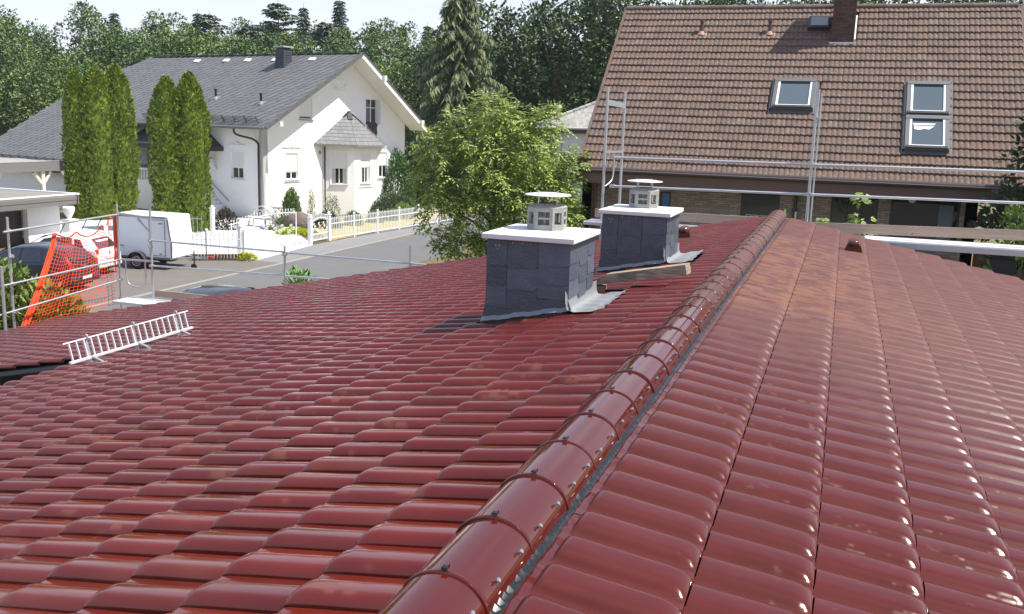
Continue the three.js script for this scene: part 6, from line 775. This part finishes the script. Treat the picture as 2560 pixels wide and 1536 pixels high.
{
  const box_ = [[0.140, 0.210, 0.035], [0.105, 0.168, 0.028]], dg = [[0.042, 0.084, 0.028], [0.063, 0.112, 0.035]], lime = [[0.560, 0.588, 0.028], [0.448, 0.532, 0.042]];
  for (const [i, x, z, r, l] of [[0, -24.6, -47.2, 0.55, 'boxwood ball first in line from the garden gate'], [1, -24.3, -49.2, 0.5, 'boxwood ball second in line behind the picket fence'], [2, -24.1, -50.8, 0.45, 'small boxwood ball before the brightest one'], [3, -23.9, -52.2, 0.7, 'largest bright boxwood ball near the ivy corner']]) shrub('boxwood_ball', l, 'shrub', [x, GY, z], 800 + i, r, r * 1.35, r, i === 3 ? [[0.182, 0.266, 0.042], [0.140, 0.224, 0.035]] : box_, 0.09, 2200, 'boxwood balls behind the fence');
  shrub('juniper_shrub', 'dark spreading juniper behind the picket fence near the bay', 'shrub', [-25.2, GY, -45.3], 810, 0.85, 0.75, 0.6, [[0.056, 0.091, 0.028], [0.084, 0.112, 0.028]], 0.14, 1800);
  shrub('ivy', 'lush green climber covering the right corner of the white house', 'climber', [-27.3, GY, -57.8], 811, 1.5, 3.6, 1.2, [[0.070, 0.154, 0.028], [0.098, 0.196, 0.035], [0.049, 0.112, 0.025]], 0.2, 6000);
  shrub('garden_shrub', 'low grey-green shrub at the foot of the ivy', 'shrub', [-25.6, GY, -54.5], 812, 1.5, 1.3, 1.1, [[0.098, 0.140, 0.070], [0.070, 0.119, 0.049]], 0.16, 3000);
  shrub('conical_shrub', 'upright green shrub against the white gable wall', 'shrub', [-27.6, GY, -45.6], 813, 0.55, 1.9, 0.5, [[0.126, 0.210, 0.042], [0.084, 0.140, 0.035], [0.182, 0.266, 0.056]], 0.14, 2600);
  shrub('round_shrub', 'small dark round shrub beside the boulder', 'shrub', [-26.3, GY, -44.2], 814, 0.55, 0.6, 0.5, dg, 0.1, 1400);
  shrub('yellow_groundcover', 'bright yellow-green groundcover by the planter', 'groundcover', [-26.0, GY, -42.9], 815, 1.2, 0.36, 0.6, lime, 0.1, 2600); shrub('yellow_groundcover', 'bright yellow-green groundcover in front of the boulder', 'groundcover', [-24.9, GY, -41.6], 816, 1.0, 0.3, 0.6, lime, 0.1, 2000); shrub('yellow_groundcover', 'small yellow-green tuft at the palisade end', 'groundcover', [-21.8, GY, -33.0], 817, 0.45, 0.28, 0.4, lime, 0.08, 900);
  shrub('rose_bush', 'thin climbing rose at the bay downpipe', 'shrub', [-26.8, GY, -48.7], 818, 0.5, 1.5, 0.5, [[0.140, 0.210, 0.070], [0.560, 0.532, 0.448]], 0.11, 900); shrub('hollyhock', 'thin pale flower spire in front of the white bay', 'flower', [-25.9, GY, -44.9], 819, 0.22, 2.2, 0.22, [[0.350, 0.392, 0.168], [0.700, 0.672, 0.560]], 0.12, 500);
  shrub('planter_grass', 'grey-green grass tuft growing in the white trough', 'grass', [-26.0, GY + 0.3, -42.5], 820, 0.45, 0.4, 0.25, [[0.280, 0.350, 0.168], [0.196, 0.266, 0.126]], 0.16, 600);
  shrub('wall_shrub', 'reddish brown shrub at the foot of the stairs', 'shrub', [-28.9, GY, -41.6], 821, 0.6, 1.1, 0.6, [[0.084, 0.042, 0.035], [0.070, 0.084, 0.042]], 0.14, 1200);
  shrub('juniper_bush', 'spreading yellow-green juniper below the scaffold net', 'shrub', [-19.2, GY, -17.6], 822, 2.0, 2.15, 1.6, [[0.168, 0.238, 0.056], [0.119, 0.182, 0.042], [0.238, 0.294, 0.070]], 0.2, 9000);
  shrub('juniper_bush', 'small yellowish juniper seen through the orange net', 'shrub', [-17.4, GY, -17.9], 823, 1.3, 1.55, 1.1, [[0.224, 0.252, 0.056], [0.168, 0.210, 0.049]], 0.18, 5000);
  shrub('kerb_shrub', 'green shoots peeping over the far verge of the red roof', 'shrub', [-11.6, -3.6, -20.4], 824, 0.55, 1.1, 0.5, [[0.168, 0.308, 0.042], [0.126, 0.252, 0.042]], 0.16, 420);
  shrub('hedge_shrub', 'bright yellow-green shrub between walnut and brick house', 'shrub', [-10.4, -3.4, -36], 825, 2.0, 3.9, 1.4, [[0.224, 0.336, 0.028], [0.308, 0.392, 0.042]], 0.16, 5200); shrub('lawn_shrub', 'dark green round bush on the dry lawn', 'shrub', [-25.6, GY, -62.5], 826, 1.6, 2.2, 1.5, [[0.084, 0.168, 0.028], [0.056, 0.126, 0.028]], 0.2, 4200);
  shrub('wood_edge_shrub', 'green undergrowth right of the ivy corner', 'shrub', [-30.5, GY, -68], 827, 3.2, 4.6, 2.5, [[0.084, 0.154, 0.042], [0.119, 0.196, 0.056]], 0.3, 5200); shrub('wood_edge_shrub', 'green undergrowth behind the walnut crown', 'shrub', [-22, GY, -72], 828, 5, 5.0, 3, [[0.070, 0.126, 0.042], [0.098, 0.154, 0.042]], 0.34, 6500);
  // lobed sapling before the brick wall
  const sp = thing('maple_sapling', 'young maple sapling with pale lobed leaves before the dark door', 'sapling', [1.15, -3.2, -19.6]); { const R = rng(830), lv = new Leaves(831), cols = [[0.22, 0.32, 0.03], [0.18, 0.28, 0.03], [0.28, 0.36, 0.05]], wood = [limbGeo(V(0, 0, 0), V(0.12, 3.1, 0), 0.02, 0.006, R, 0.2), limbGeo(V(0, 1.4, 0), V(-0.62, 2.55, 0.1), 0.012, 0.005, R, 0.2)]; const heads = [[0.1, 3.2, 0, 0.16], [0.12, 2.65, 0.05, 0.36], [0.3, 2.4, 0, 0.3], [-0.08, 2.35, 0.1, 0.3], [-0.55, 2.75, 0.1, 0.1], [-0.58, 2.42, 0.1, 0.14], [-0.45, 2.2, 0.1, 0.24], [-0.62, 2.15, 0.05, 0.16], [1.25, 2.1, 0, 0.13], [0.05, 1.95, 0.1, 0.4]]; for (const [x, y, z, r] of heads) for (let k = 0; k < 70 * r + 4; k++) { const d = lv.rdir(), q = V(x, y, z).addScaledVector(d, r * Math.sqrt(R())); const c = vary(R, cols[k % 3], 0.2); const fw = V(d.x + R() - 0.5, -0.35, d.z + R() - 0.5).normalize(), up = V((R() - 0.5) * 0.7, 1, 0.5 + (R() - 0.5) * 0.7).normalize(), sd = fw.clone().cross(up).normalize(); for (const s of [-1.1, -0.55, 0, 0.55, 1.1]) lv.leaf(q.x, q.y, q.z, fw.clone().multiplyScalar(Math.cos(s)).addScaledVector(sd, Math.sin(s)).normalize(), up, (0.12 + 0.03 * R()) * (1 - 0.25 * Math.abs(s)), 0.055, c); } obj('trunk', wood, barkM, sp); obj('crown', lv.build(), LMt, sp); }
  shrub('wall_shrub', 'low green shrub beside the pole in front of the brick wall', 'shrub', [-0.15, -3.0, -20.5], 840, 0.4, 2.5, 0.4, [[0.084, 0.168, 0.042], [0.140, 0.224, 0.056]], 0.11, 900);
  // conifer at the right end of the brick house
  const cf = broadleaf(850, 7.4, 2.3, [[0.022, 0.042, 0.016], [0.03, 0.055, 0.02]], { lobes: 14, per: 520, L: 0.22, base: 0.12 }); plantTree('yew_tree', cf, 'dark evergreen at the right end of the brick house', 'tree', [6.35, -3.0, -25.6], 0.4, null, [0.9, 0.95, 0.9]);
  shrub('bright_branch_shrub', 'light green leafy shrub under the dark evergreen', 'shrub', [4.85, -3.0, -24.3], 851, 0.6, 3.0, 0.6, [[0.196, 0.308, 0.042], [0.140, 0.238, 0.042]], 0.18, 700);
}
scene.fog = new THREE.FogExp2(new THREE.Color(0.8, 0.86, 0.92), 0.0002);
sh(scene);
renderer.render(scene, camera);
